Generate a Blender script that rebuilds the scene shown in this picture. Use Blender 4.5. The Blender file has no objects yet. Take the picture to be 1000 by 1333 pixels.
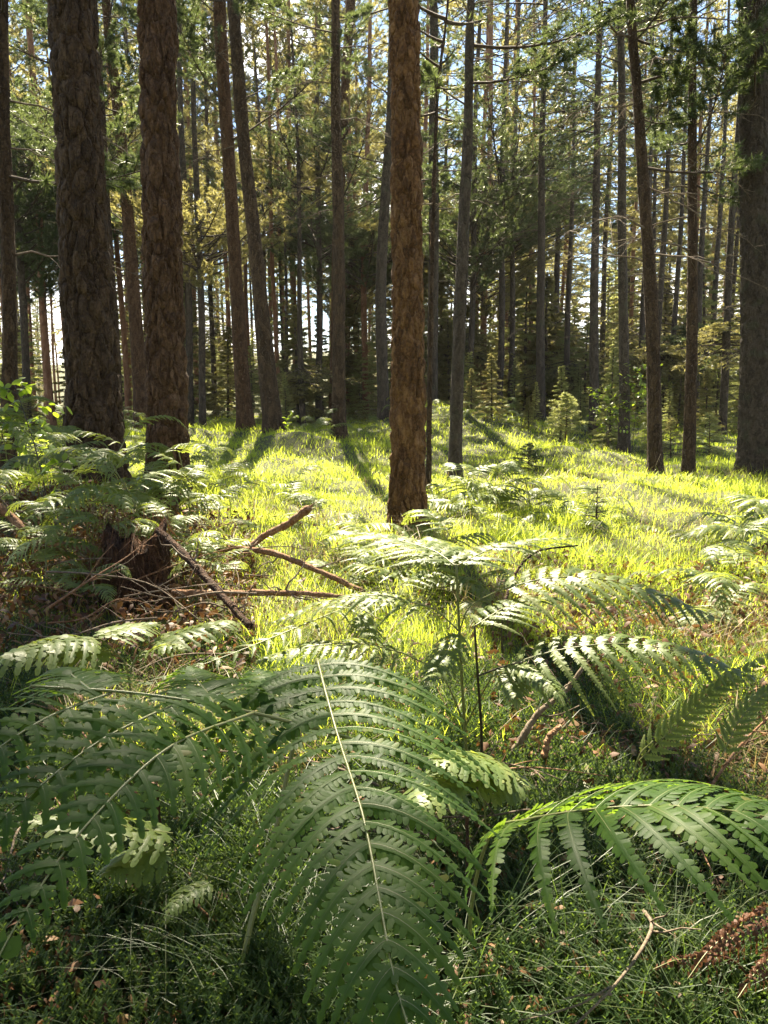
import bpy, math, random
import numpy as np
from mathutils import Vector, noise as mnoise
random.seed(11); RNG = np.random.default_rng(11)
R = math.radians
sc = bpy.context.scene
COL = sc.collection

# ------------------------------------------------------------------ camera
CAM = np.array([0.0, 0.0, 1.15]); PITCH = R(8.33)
cd = bpy.data.cameras.new('camera'); cam = bpy.data.objects.new('camera', cd); COL.objects.link(cam)
cam.location = CAM; cam.rotation_euler = (R(90) - PITCH, 0, 0)
cd.sensor_fit = 'VERTICAL'; cd.sensor_height = 36; cd.lens = 27.0
cd.clip_start = 0.02; cd.clip_end = 3000
sc.camera = cam
CP, SP = math.cos(PITCH), math.sin(PITCH)
def P(px, py, d):                       # pixel of the 1000x1333 photo at horizontal distance d -> world
    x = (px - 500) / 1000; yv = (666.5 - py) / 1000
    v = np.array([x, CP + yv * SP, -SP + yv * CP])
    return CAM + v * (d / v[1])
def fdepth(p): return p[1] * CP - (p[2] - CAM[2]) * SP

# ------------------------------------------------------------------ terrain
hum = [(RNG.uniform(-6, 8), RNG.uniform(4.5, 24), RNG.uniform(.35, 1.0), RNG.uniform(.03, .15)) for _ in range(90)]
hum += [(-1.75, 15, .8, .28), (-1.2, 14.2, .7, .22), (2.6, 10.5, .7, .12), (4.2, 9.0, .8, .2), (1.0, 3.4, .35, .06), (.45, 5.2, .5, .1)]
def H(x, y):
    x = np.asarray(x, float); y = np.asarray(y, float)
    r = .006 * np.clip(y - 4, 0, 10) + .019 * np.clip(y - 14, 0, 30)
    r = r + .62 * np.exp(-((x - 2.2) / 2.4) ** 2 - ((y - 21) / 3.6) ** 2)
    r = r + .32 * np.exp(-((x + 3.2) / 1.9) ** 2 - ((y - 6.5) / 3.2) ** 2)
    r = r + .30 * np.exp(-((x + 4) / 3.5) ** 2 - ((y - 17) / 4) ** 2)
    r = r - .18 * np.exp(-((x - 5.2) / 1.8) ** 2 - ((y - 18) / 4) ** 2)
    r = r - .15 * np.exp(-((y - 9) / 4.5) ** 2) / (1 + np.exp(-(x + 1.2) * 3))
    q = np.clip((y - 105) / 170, 0, 1); r = r + 15 * q * q * (3 - 2 * q) * (1 + .2 * np.sin(x * .02 + 1))
    f = np.clip((60 - np.hypot(x, y)) / 40, 0, 1)
    r = r + f * (.035 * np.sin(x * 1.7 + 1) * np.sin(y * 1.3) + .02 * np.sin(x * 4.1 + y * 2.7) + .012 * np.sin(x * 7.3 - y * 6.1 + 2))
    for hx, hy, s, a in hum:
        r = r + a * np.exp(-((x - hx) ** 2 + (y - hy) ** 2) / (s * s))
    return r

# ------------------------------------------------------------------ mesh helpers
class MB:
    def __init__(s): s.v = []; s.q = []; s.t = []; s.qm = []; s.tm = []; s.tint = []; s.n = 0
    def add(s, v, q=None, t=None, m=0, tint=.5):
        v = np.asarray(v, np.float32).reshape(-1, 3)
        if q is not None and len(q): q = np.asarray(q, np.int64).reshape(-1, 4); s.q.append(q + s.n); s.qm.append(np.full(len(q), m))
        if t is not None and len(t): t = np.asarray(t, np.int64).reshape(-1, 3); s.t.append(t + s.n); s.tm.append(np.full(len(t), m))
        s.v.append(v); s.tint.append(np.broadcast_to(np.asarray(tint, np.float32), (len(v),))); s.n += len(v)
    def mesh(s, name, mats, smooth=True):
        me = bpy.data.meshes.new(name)
        v = np.concatenate(s.v) if s.v else np.zeros((0, 3), np.float32)
        q = np.concatenate(s.q) if s.q else np.zeros((0, 4), np.int64)
        t = np.concatenate(s.t) if s.t else np.zeros((0, 3), np.int64)
        me.vertices.add(len(v)); me.vertices.foreach_set('co', v.ravel())
        me.loops.add(q.size + t.size); me.loops.foreach_set('vertex_index', np.concatenate([q.ravel(), t.ravel()]).astype(np.int32))
        n = len(q) + len(t); me.polygons.add(n)
        st = np.concatenate([np.arange(len(q)) * 4, len(q) * 4 + np.arange(len(t)) * 3]).astype(np.int32)
        me.polygons.foreach_set('loop_start', st)
        mi = np.concatenate((s.qm or [np.zeros(0)]) + (s.tm or [])).astype(np.int32) if n else np.zeros(0, np.int32)
        me.polygons.foreach_set('material_index', mi)
        me.polygons.foreach_set('use_smooth', np.full(n, bool(smooth)))
        a = me.attributes.new('tint', 'FLOAT', 'POINT'); a.data.foreach_set('value', np.concatenate(s.tint).astype(np.float32) if s.tint else [])
        for m in mats: me.materials.append(m)
        me.update(calc_edges=True); me.validate()
        return me
    def build(s, name, mats, parent=None, smooth=True):
        o = bpy.data.objects.new(name, s.mesh(name, mats, smooth)); COL.objects.link(o)
        if parent: o.parent = parent
        return o

def norm(a): return a / np.maximum(np.linalg.norm(a, axis=-1, keepdims=True), 1e-9)
def spline(ctrl, n):                    # Catmull-Rom through control points, n samples
    c = np.asarray(ctrl, float)
    if len(c) == 2: return c[0] + (c[1] - c[0]) * np.linspace(0, 1, n)[:, None]
    e = np.vstack([2 * c[0] - c[1], c, 2 * c[-1] - c[-2]])
    seg = np.linalg.norm(np.diff(c, axis=0), axis=1); cum = np.concatenate([[0], np.cumsum(seg)]); cum /= cum[-1]
    u = np.linspace(0, 1, n); k = np.clip(np.searchsorted(cum, u, side='right') - 1, 0, len(c) - 2)
    f = ((u - cum[k]) / np.maximum(cum[k + 1] - cum[k], 1e-9))[:, None]
    p0, p1, p2, p3 = e[k], e[k + 1], e[k + 2], e[k + 3]
    return .5 * (2 * p1 + (p2 - p0) * f + (2 * p0 - 5 * p1 + 4 * p2 - p3) * f ** 2 + (3 * p1 - p0 - 3 * p2 + p3) * f ** 3)
def tangents(p): return norm(np.gradient(p, axis=0))
def tube(mb, pts, rad, k=6, m=0, tint=.5, tip=True):
    pts = np.asarray(pts, float); n = len(pts); rad = np.broadcast_to(np.asarray(rad, float), (n,))
    T = tangents(pts); ref = np.array([0, 0, 1.0]) if abs(T[0][2]) < .9 else np.array([1.0, 0, 0])
    A = norm(np.cross(T, ref)); B = np.cross(T, A)
    th = np.arange(k) / k * 2 * np.pi
    v = pts[:, None] + rad[:, None, None] * (np.cos(th)[None, :, None] * A[:, None] + np.sin(th)[None, :, None] * B[:, None])
    i = np.arange(n - 1)[:, None] * k; j = np.arange(k)[None]; j2 = (j + 1) % k
    q = np.stack([i + j, i + j2, i + k + j2, i + k + j], -1).reshape(-1, 4)
    v = v.reshape(-1, 3); t = None
    if tip:
        v = np.vstack([v, pts[-1] + T[-1] * rad[-1] * .6, pts[0] - T[0] * rad[0] * .3]); a = (n - 1) * k; c = n * k
        t = np.array([(a + x, a + (x + 1) % k, c) for x in range(k)] + [((x + 1) % k, x, c + 1) for x in range(k)])
    mb.add(v, q, t, m, tint)

# ------------------------------------------------------------------ materials
def nodes(name):
    m = bpy.data.materials.new(name); m.use_nodes = True; nt = m.node_tree; nt.nodes.clear()
    return m, nt, nt.nodes, nt.links
def ramp(N, stops):
    r = N.new('ShaderNodeValToRGB'); e = r.color_ramp.elements
    while len(e) < len(stops): e.new(.5)
    for x, (p, c) in zip(e, stops): x.position = p; x.color = (*c, 1)
    return r
def leaf_mat(name, stops, trans, tf=.4, rough=.45, spec=.5, nscale=3.0, nmix=.35, coat=0):
    """leaf with per-leaf tint, slow colour drift, sheen and light passing through"""
    m, nt, N, L = nodes(name)
    at = N.new('ShaderNodeAttribute'); at.attribute_name = 'tint'
    tc = N.new('ShaderNodeTexCoord'); nz = N.new('ShaderNodeTexNoise'); nz.inputs['Scale'].default_value = nscale; nz.inputs['Detail'].default_value = 3
    L.new(tc.outputs['Object'], nz.inputs['Vector'])
    mx = N.new('ShaderNodeMix'); mx.inputs[0].default_value = nmix; L.new(at.outputs['Fac'], mx.inputs[2]); L.new(nz.outputs['Fac'], mx.inputs[3])
    r = ramp(N, stops); L.new(mx.outputs[0], r.inputs[0])
    b = N.new('ShaderNodeBsdfPrincipled'); L.new(r.outputs[0], b.inputs['Base Color'])
    b.inputs['Roughness'].default_value = rough; b.inputs['Specular IOR Level'].default_value = spec
    t = N.new('ShaderNodeBsdfTranslucent')
    mc = N.new('ShaderNodeMix'); mc.data_type = 'RGBA'; mc.blend_type = 'MULTIPLY'; mc.inputs[0].default_value = 1
    sca = N.new('ShaderNodeMix'); sca.data_type = 'RGBA'; sca.inputs[6].default_value = (1, 1, 1, 1); sca.inputs[7].default_value = (.8, .8, .6, 1)
    L.new(mx.outputs[0], sca.inputs[0])
    mc.inputs[6].default_value = (*trans, 1); L.new(sca.outputs[2], mc.inputs[7]); L.new(mc.outputs[2], t.inputs['Color'])
    s = N.new('ShaderNodeMixShader'); s.inputs[0].default_value = tf
    o = N.new('ShaderNodeOutputMaterial'); L.new(b.outputs[0], s.inputs[1]); L.new(t.outputs[0], s.inputs[2]); L.new(s.outputs[0], o.inputs['Surface'])
    return m
def bark_mat(name, stops, sx=9, sz=2.2, bump=.6, dist=.02, rough=.9, fine=40, lichen=None):
    m, nt, N, L = nodes(name)
    tc = N.new('ShaderNodeTexCoord'); mp = N.new('ShaderNodeMapping'); mp.inputs['Scale'].default_value = (sx, sx, sz)
    L.new(tc.outputs['Object'], mp.inputs[0])
    nd = N.new('ShaderNodeTexNoise'); nd.inputs['Scale'].default_value = 1.6; nd.inputs['Detail'].default_value = 4; L.new(mp.outputs[0], nd.inputs['Vector'])
    add = N.new('ShaderNodeVectorMath'); add.operation = 'MULTIPLY_ADD'; add.inputs[1].default_value = (.9, .9, .9)
    L.new(nd.outputs['Color'], add.inputs[0]); L.new(mp.outputs[0], add.inputs[2])
    vo = N.new('ShaderNodeTexVoronoi'); vo.feature = 'DISTANCE_TO_EDGE'; vo.inputs['Scale'].default_value = 1.0; L.new(add.outputs[0], vo.inputs['Vector'])
    vc = N.new('ShaderNodeTexVoronoi'); vc.inputs['Scale'].default_value = 1.0; L.new(add.outputs[0], vc.inputs['Vector'])
    fn = N.new('ShaderNodeTexNoise'); fn.inputs['Scale'].default_value = fine; fn.inputs['Detail'].default_value = 6; fn.inputs['Roughness'].default_value = .7; L.new(tc.outputs['Object'], fn.inputs['Vector'])
    sep = N.new('ShaderNodeSeparateColor'); L.new(vc.outputs['Color'], sep.inputs[0])
    mix = N.new('ShaderNodeMix'); mix.inputs[0].default_value = .78; L.new(sep.outputs[0], mix.inputs[2]); L.new(fn.outputs['Fac'], mix.inputs[3])
    r = ramp(N, stops); L.new(mix.outputs[0], r.inputs[0]); colr = r.outputs[0]
    if lichen:
        ln = N.new('ShaderNodeTexNoise'); ln.inputs['Scale'].default_value = 5; ln.inputs['Detail'].default_value = 8; L.new(tc.outputs['Object'], ln.inputs['Vector'])
        lr = ramp(N, [(.55, (0, 0, 0)), (.68, (.7, .7, .7))]); L.new(ln.outputs['Fac'], lr.inputs[0])
        lm = N.new('ShaderNodeMix'); lm.data_type = 'RGBA'; L.new(lr.outputs[0], lm.inputs[0]); L.new(colr, lm.inputs[6]); lm.inputs[7].default_value = (*lichen, 1); colr = lm.outputs[2]
    sm = N.new('ShaderNodeMapRange'); sm.interpolation_type = 'SMOOTHSTEP'; sm.inputs['From Max'].default_value = .22; L.new(vo.outputs['Distance'], sm.inputs[0])
    hs = N.new('ShaderNodeMath'); hs.operation = 'MULTIPLY_ADD'; hs.inputs[1].default_value = .45; L.new(fn.outputs['Fac'], hs.inputs[0]); L.new(sm.outputs[0], hs.inputs[2])
    bp = N.new('ShaderNodeBump'); bp.inputs['Strength'].default_value = bump; bp.inputs['Distance'].default_value = dist; L.new(hs.outputs[0], bp.inputs['Height'])
    b = N.new('ShaderNodeBsdfPrincipled'); b.inputs['Roughness'].default_value = rough; b.inputs['Specular IOR Level'].default_value = .25
    L.new(colr, b.inputs['Base Color']); L.new(bp.outputs[0], b.inputs['Normal'])
    o = N.new('ShaderNodeOutputMaterial'); L.new(b.outputs[0], o.inputs['Surface'])
    return m
def ground_mat():
    m, nt, N, L = nodes('forest_floor_soil')
    tc = N.new('ShaderNodeTexCoord')
    a = N.new('ShaderNodeTexNoise'); a.inputs['Scale'].default_value = .7; a.inputs['Detail'].default_value = 8; L.new(tc.outputs['Object'], a.inputs['Vector'])
    f = N.new('ShaderNodeTexNoise'); f.inputs['Scale'].default_value = 28; f.inputs['Detail'].default_value = 8; f.inputs['Roughness'].default_value = .75; L.new(tc.outputs['Object'], f.inputs['Vector'])
    mx = N.new('ShaderNodeMix'); mx.inputs[0].default_value = .55; L.new(a.outputs['Fac'], mx.inputs[2]); L.new(f.outputs['Fac'], mx.inputs[3])
    r = ramp(N, [(.3, (.035, .028, .014)), (.45, (.06, .06, .02)), (.55, (.075, .085, .022)), (.7, (.13, .09, .04))]); L.new(mx.outputs[0], r.inputs[0])
    bp = N.new('ShaderNodeBump'); bp.inputs['Strength'].default_value = .9; bp.inputs['Distance'].default_value = .03; L.new(f.outputs['Fac'], bp.inputs['Height'])
    b = N.new('ShaderNodeBsdfPrincipled'); b.inputs['Roughness'].default_value = .95; L.new(r.outputs[0], b.inputs['Base Color']); L.new(bp.outputs[0], b.inputs['Normal'])
    o = N.new('ShaderNodeOutputMaterial'); L.new(b.outputs[0], o.inputs['Surface'])
    return m

M = {}
M['soil'] = ground_mat()
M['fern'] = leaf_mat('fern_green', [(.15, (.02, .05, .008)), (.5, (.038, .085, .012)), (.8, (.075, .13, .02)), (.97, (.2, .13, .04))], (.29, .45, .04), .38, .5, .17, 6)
M['fern_lit'] = leaf_mat('fern_green_lit', [(.2, (.08, .13, .035)), (.5, (.13, .18, .05)), (.85, (.22, .24, .08))], (.48, .55, .09), .42, .46, .36, 4)  # paler copy of the fern green, with sunlight put into the colour
M['fern_brown'] = leaf_mat('dead_fern', [(.2, (.06, .025, .012)), (.6, (.13, .055, .028)), (.9, (.22, .12, .06))], (.2, .09, .04), .25, .6, .3, 6)
M['rib'] = leaf_mat('fern_midrib', [(.2, (.14, .17, .05)), (.8, (.24, .23, .08))], (.2, .25, .06), .1, .4, .5, 6)
M['stalk_dark'] = leaf_mat('fern_stalk_dark', [(.2, (.025, .02, .012)), (.8, (.06, .045, .02))], (.05, .04, .02), .03, .4, .5, 6)
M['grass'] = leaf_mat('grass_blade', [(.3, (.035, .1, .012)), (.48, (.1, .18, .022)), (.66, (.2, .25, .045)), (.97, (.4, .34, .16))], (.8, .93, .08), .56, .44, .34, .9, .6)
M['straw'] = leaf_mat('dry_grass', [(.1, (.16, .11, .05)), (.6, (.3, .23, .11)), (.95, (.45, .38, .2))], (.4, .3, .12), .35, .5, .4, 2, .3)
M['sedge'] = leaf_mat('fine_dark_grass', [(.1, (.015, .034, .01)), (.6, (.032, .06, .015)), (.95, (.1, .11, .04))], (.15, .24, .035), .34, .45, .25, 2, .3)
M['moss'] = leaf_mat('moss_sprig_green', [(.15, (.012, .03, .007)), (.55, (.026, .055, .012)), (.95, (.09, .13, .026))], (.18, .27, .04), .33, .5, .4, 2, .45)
M['litter'] = leaf_mat('dry_leaf', [(.1, (.04, .02, .01)), (.4, (.1, .042, .017)), (.7, (.17, .085, .035)), (.95, (.3, .2, .1))], (.25, .12, .04), .2, .6, .3, 3, .2)
M['needle'] = leaf_mat('pine_needle', [(.1, (.026, .043, .016)), (.5, (.05, .068, .024)), (.95, (.1, .105, .042))], (.2, .26, .08), .4, .45, .45, .6, .5)
M['needle_warm'] = leaf_mat('pine_needle_olive', [(.1, (.05, .06, .021)), (.5, (.095, .098, .037)), (.95, (.17, .15, .065))], (.54, .49, .17), .46, .5, .4, .5, .5)
M['needle_dark'] = leaf_mat('spruce_needle', [(.1, (.03, .05, .018)), (.5, (.055, .08, .028)), (.95, (.1, .115, .04))], (.2, .26, .08), .36, .45, .45, .6, .5)
M['needle_pale'] = leaf_mat('young_conifer_needle', [(.1, (.1, .13, .05)), (.5, (.16, .19, .075)), (.95, (.24, .25, .11))], (.6, .62, .2), .48, .45, .5, 2, .4)
M['broad'] = leaf_mat('broad_leaf', [(.1, (.07, .13, .02)), (.5, (.13, .2, .03)), (.95, (.2, .26, .04))], (.6, .78, .06), .55, .4, .5, 3, .3)
M['bark_pine'] = bark_mat('pine_bark', [(.3, (.032, .02, .011)), (.45, (.062, .039, .022)), (.58, (.098, .062, .034)), (.75, (.16, .108, .06))], 16, 6, 1, .03)
M['bark_orange'] = bark_mat('pine_bark_orange', [(.3, (.065, .031, .012)), (.45, (.145, .072, .028)), (.58, (.235, .122, .047)), (.75, (.34, .2, .09))], 18, 6.5, 1, .03)
M['bark_red'] = bark_mat('pine_bark_red', [(.3, (.13, .062, .034)), (.5, (.25, .128, .07)), (.75, (.36, .21, .125))], 14, 5, .8, .02)  # red bark, lightened to put bounced light into the far trunks
M['bark_brown'] = bark_mat('pine_bark_brown', [(.3, (.05, .027, .014)), (.5, (.11, .06, .03)), (.75, (.2, .118, .062))], 22, 8, 1, .03)
M['bark_grey'] = bark_mat('spruce_bark_grey', [(.3, (.038, .029, .021)), (.5, (.078, .06, .044)), (.75, (.13, .105, .08))], 20, 9, .8, .02, lichen=(.08, .08, .05))
M['deadwood'] = bark_mat('dead_wood', [(.25, (.12, .06, .03)), (.5, (.24, .13, .07)), (.8, (.42, .3, .2))], 40, 8, .6, .006, fine=90)
M['twig'] = bark_mat('bare_twig', [(.25, (.07, .05, .035)), (.5, (.16, .12, .085)), (.8, (.3, .25, .19))], 40, 8, .4, .004, fine=90)
M['bough'] = bark_mat('bough_bark', [(.25, (.03, .022, .016)), (.5, (.065, .048, .034)), (.8, (.12, .095, .07))], 40, 8, .4, .004, fine=90)
M['rotten'] = bark_mat('rotten_wood', [(.25, (.025, .014, .009)), (.5, (.07, .036, .02)), (.8, (.15, .075, .04))], 50, 5, 1.0, .02, fine=70)

# ------------------------------------------------------------------ object helpers
def tag(o, label=None, cat=None, group=None, kind=None):
    for k, v in (('label', label), ('category', cat), ('group', group), ('kind', kind)):
        if v: o[k] = v
    return o
def thing(name, label, cat, loc=(0, 0, 0), group=None):
    o = bpy.data.objects.new(name, None); COL.objects.link(o); o.location = loc; o.empty_display_size = .1
    return tag(o, label, cat, group)
def dup(root, loc, rz=0, s=1.0, label=None, group=None, tilt=(0, 0)):
    r = root.copy(); COL.objects.link(r); r.location = loc; r.rotation_euler = (tilt[0], tilt[1], rz); r.scale = (s, s, s)
    if label: r['label'] = label
    if group: r['group'] = group
    for ch in list(root.children):
        c = ch.copy(); COL.objects.link(c); c.parent = r
    return r

# ------------------------------------------------------------------ ground
def warp(n, a, ext): 
    u = np.linspace(-1, 1, n); return np.sinh(u * a) / math.sinh(a) * ext
gx = warp(261, 6.5, 700); gy = warp(321, 6.5, 700) + 6
X, Y = np.meshgrid(gx, gy, indexing='ij'); Z = H(X, Y)
mb = MB(); i, j = np.meshgrid(np.arange(len(gx) - 1), np.arange(len(gy) - 1), indexing='ij'); w = len(gy)
mb.add(np.stack([X, Y, Z], -1), np.stack([i * w + j, (i + 1) * w + j, (i + 1) * w + j + 1, i * w + j + 1], -1))
tag(mb.build('ground', [M['soil']]), kind='structure')

# ------------------------------------------------------------------ bracken
HI = (np.array([0, .28, .55, .8, .94]), np.array([.56, .54, .5, .4, .25]))
LO = (np.array([0, .55]), np.array([.52, .46]))
def leaflets(mb, base, D, S, Nn, ln, wd, tmpl, m, tint, curl=.07):
    """many leaflets at once: base, direction, side, normal (k,3), lengths and widths (k,)"""
    u, hw = tmpl; k = len(base); nr = len(u)
    vv = np.array([-1, 0, 1.0])
    uu = np.repeat(u, 3); ss = np.tile(vv, nr) * np.repeat(hw, 3)
    zz = -curl * uu ** 2 - .07 * np.abs(np.tile(vv, nr)) * np.repeat(hw, 3)
    uu = np.append(uu, 1.0); ss = np.append(ss, 0.0); zz = np.append(zz, -curl)
    ln = ln[:, None, None]; wd = wd[:, None, None]
    v = base[:, None] + D[:, None] * uu[None, :, None] * ln + S[:, None] * ss[None, :, None] * wd + Nn[:, None] * zz[None, :, None] * np.minimum(ln, wd * 3)
    q = []; 
    for r in range(nr - 1):
        for c in range(2): a = r * 3 + c; q.append((a, a + 1, a + 4, a + 3))
    a = (nr - 1) * 3; t = [(a, a + 1, nr * 3), (a + 1, a + 2, nr * 3)]
    nv = nr * 3 + 1; off = (np.arange(k) * nv)[:, None, None]
    mb.add(v, (np.array(q)[None] + off).reshape(-1, 4), (np.array(t)[None] + off).reshape(-1, 3), m, np.repeat(tint, nv))
def blade(mb, ctrl, W, up=(0, 0, 1), n=22, droop=.5, pin=.2, spac=.55, hi=True, t0=.03, prof=None, a0=78, a1=48, fwd=.25, rnd=random, rib=.004, arch=.15, one_side=0, fuse=.3, roll=.16):
    """a fern blade: axis through ctrl, lateral strips on both sides, lobes on every strip.
    W lateral length, n pairs, pin leaflet length against W, spac leaflet width against its length"""
    ax = spline(ctrl, 60); T = tangents(ax); up = np.asarray(up, float)
    seg = np.linalg.norm(np.diff(ax, axis=0), axis=1).sum()
    tube(mb, ax, np.linspace(rib, rib * .3, 60), 5, 1, .4 + .3 * rnd.random())
    if prof is None: prof = lambda t: min(1, .72 + t * 2.2) * (1 - t) ** .72
    for i in range(n):
        t = t0 + (1 - t0) * ((i + .3) / n) ** .92
        k = min(int(t * 59), 58); f = t * 59 - k
        p = ax[k] * (1 - f) + ax[k + 1] * f; tg = T[k]
        side = norm(np.cross(tg, up)); Nn = np.cross(side, tg)
        for sg in (-1, 1):
            if one_side and sg == one_side: continue
            Lg = W * prof(t) * rnd.uniform(.9, 1.08)
            if Lg < W * .03: continue
            a = R(a0 + (a1 - a0) * t + rnd.uniform(-4, 4))
            d0 = side * sg * math.sin(a) + tg * math.cos(a)
            rl = rnd.gauss(0, roll) + .06; Nl0 = norm(Nn * math.cos(rl) + np.cross(d0, Nn) * math.sin(rl) * sg)
            m = 9 if hi else 6; s = np.linspace(0, 1, m)[:, None]
            dr = droop * rnd.uniform(.8, 1.25)
            c = p + d0 * Lg * s + tg * fwd * Lg * s ** 2 + Nn * Lg * arch * (s - s ** 2) * 1.5 - np.array([0, 0, 1.0]) * dr * Lg * s ** 2
            pl = min(pin * W, Lg * .45)
            tint0 = np.clip(.5 + rnd.gauss(0, .14), 0, 1)
            if Lg < pin * W * 1.15:                      # tip: simple leaflet
                Dn = norm((c[-1] - p)[None]); Sn = norm(np.cross(Nn, Dn)); Np = np.cross(Dn, Sn)
                leaflets(mb, p[None], Dn, Sn, Np, np.array([Lg]), np.array([max(seg / n * .62, Lg * .26)]), HI, 0, np.array([tint0])); continue
            lt = tangents(c)
            # strip along the lateral
            sw = pl * (fuse + .14 * t ** 1.5); Sd = norm(np.cross(np.broadcast_to(Nl0, lt.shape), lt)); Nl = np.cross(lt, Sd)
            wv = (sw * (1 - s[:, 0] * .62))[:, None]
            v = np.stack([c - Sd * wv, c + Nl * .0006, c + Sd * wv], 1).reshape(-1, 3)
            q = [(r * 3 + cc, r * 3 + cc + 1, r * 3 + cc + 4, r * 3 + cc + 3) for r in range(m - 1) for cc in (0, 1)]
            mb.add(v, q, None, 0, tint0)
            if hi: tube(mb, c + Nl * .0004, np.linspace(rib * .17, rib * .07, m), 3, 1, .5, tip=False)
            pw = pl * spac; K = max(4, int(Lg / pw)); sj = (np.arange(K) + .55) / K * .97
            kk = np.minimum((sj * (m - 1)).astype(int), m - 2); ff = (sj * (m - 1) - kk)[:, None]
            b = c[kk] * (1 - ff) + c[kk + 1] * ff; lt2 = norm(lt[kk] * (1 - ff) + lt[kk + 1] * ff); nn = norm(Nl[kk]); sd = norm(np.cross(nn, lt2))
            ll = pl * np.minimum(1, .8 + sj * 1.5) * (1 - sj) ** .55 * (1 + .08 * RNG.standard_normal(K)); ll = np.maximum(ll, pw * .5)
            for g in (-1, 1):
                ang = R(68); D = norm(sd * g * math.sin(ang) + lt2 * math.cos(ang) + nn * RNG.normal(0, .12, (K, 1)) - nn * .05)
                S2 = norm(np.cross(nn, D)); N2 = np.cross(D, S2)
                tn = np.clip(tint0 + RNG.normal(0, .13, K), 0, 1)
                tn[RNG.random(K) < .025] = 1.0; kp = RNG.random(K) > .025; b_ = b; b, D, S2, N2, ll_, tn = b[kp], D[kp], S2[kp], N2[kp], ll[kp], tn[kp]
                leaflets(mb, b, D, S2, N2, ll_, np.minimum(pw * 1.04, ll_ * 1.5), HI if hi else LO, 0, tn); b = b_
            De = lt[-1:]; Se = norm(np.cross(Nl[-1:], De)); leaflets(mb, c[-1:] - De * pw * .4, De, Se, np.cross(De, Se), np.array([pw * 1.3]), np.array([pw * .8]), HI if hi else LO, 0, np.array([tint0]))

def fern(name, label, stalks, blades, mat='fern', stalkmat='rib', hi=True, cat='fern', group=None, droop_seed=0):
    """stalks: list of (pixel points with distance, radius); blades: dicts with ctrl [(px,py,d)...]"""
    rnd = random.Random(hash(label) % 1000 if droop_seed == 0 else droop_seed)
    base = P(*stalks[0][0][0]); base[2] = H(base[0], base[1]) - .02
    t = thing(name, label, cat, base, group)
    for pts, r in stalks:
        pp = np.array([P(*p) for p in pts]); 
        if pts is stalks[0][0]: pp[0] = base
        mb = MB(); tube(mb, spline(pp - base, 24), np.linspace(r, r * .6, 24), 8, 0, .4); mb.build('stalk', [M[stalkmat]], t)
    for b in blades:
        b = dict(b); ctrl = np.array([P(*p) for p in b.pop('ctrl')]) - base
        mb = MB(); blade(mb, ctrl, hi=hi, rnd=rnd, **b); mb.build('frond', [M[mat], M['rib']], t)
    return t

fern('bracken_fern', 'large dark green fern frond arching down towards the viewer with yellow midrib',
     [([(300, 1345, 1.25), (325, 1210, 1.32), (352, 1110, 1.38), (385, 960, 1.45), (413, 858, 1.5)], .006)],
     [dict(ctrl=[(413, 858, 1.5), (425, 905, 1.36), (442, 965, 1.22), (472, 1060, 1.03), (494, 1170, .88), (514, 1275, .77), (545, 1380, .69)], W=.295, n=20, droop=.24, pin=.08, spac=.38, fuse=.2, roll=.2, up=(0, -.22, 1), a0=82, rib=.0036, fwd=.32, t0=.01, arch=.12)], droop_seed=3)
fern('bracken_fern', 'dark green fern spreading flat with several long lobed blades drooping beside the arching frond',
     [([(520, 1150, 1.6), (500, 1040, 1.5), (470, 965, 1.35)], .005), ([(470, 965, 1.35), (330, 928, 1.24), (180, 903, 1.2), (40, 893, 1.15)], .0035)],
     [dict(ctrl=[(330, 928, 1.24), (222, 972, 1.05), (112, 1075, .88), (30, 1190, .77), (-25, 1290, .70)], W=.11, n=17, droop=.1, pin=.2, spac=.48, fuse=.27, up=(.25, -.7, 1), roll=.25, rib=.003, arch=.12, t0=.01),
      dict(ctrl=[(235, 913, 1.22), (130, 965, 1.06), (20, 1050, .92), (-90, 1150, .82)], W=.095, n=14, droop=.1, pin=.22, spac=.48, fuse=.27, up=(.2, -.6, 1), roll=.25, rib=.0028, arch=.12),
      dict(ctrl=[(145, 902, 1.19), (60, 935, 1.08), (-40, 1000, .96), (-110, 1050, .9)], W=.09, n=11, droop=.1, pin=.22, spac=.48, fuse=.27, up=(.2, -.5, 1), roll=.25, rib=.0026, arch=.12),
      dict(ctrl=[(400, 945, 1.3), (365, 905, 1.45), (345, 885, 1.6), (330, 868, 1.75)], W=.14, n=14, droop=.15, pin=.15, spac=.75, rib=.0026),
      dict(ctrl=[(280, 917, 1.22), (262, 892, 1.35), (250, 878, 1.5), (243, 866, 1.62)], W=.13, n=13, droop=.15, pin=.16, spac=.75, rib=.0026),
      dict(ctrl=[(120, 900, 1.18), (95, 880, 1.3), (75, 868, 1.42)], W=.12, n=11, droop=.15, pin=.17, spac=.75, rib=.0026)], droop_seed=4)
fern('bracken_fern', 'green fern with a level midrib and long lobed pinnae hanging over the reddish dead fern',
     [([(612, 1300, 1.38), (614, 1180, 1.34), (640, 1085, 1.28), (690, 1066, 1.22)], .0045)],
     [dict(ctrl=[(650, 1078, 1.27), (700, 1064, 1.21), (790, 1052, 1.15), (890, 1050, 1.11), (1010, 1066, 1.08), (1130, 1110, 1.05)], W=.31, n=14, droop=.3, up=(0, .06, 1), pin=.088, spac=.38, fuse=.2, roll=.2, rib=.0032, a0=72, a1=50, fwd=.25, t0=.0, arch=.15)], droop_seed=5)
mid = dict(n=16, pin=.085, spac=.34, rib=.0026, roll=.22)
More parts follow.
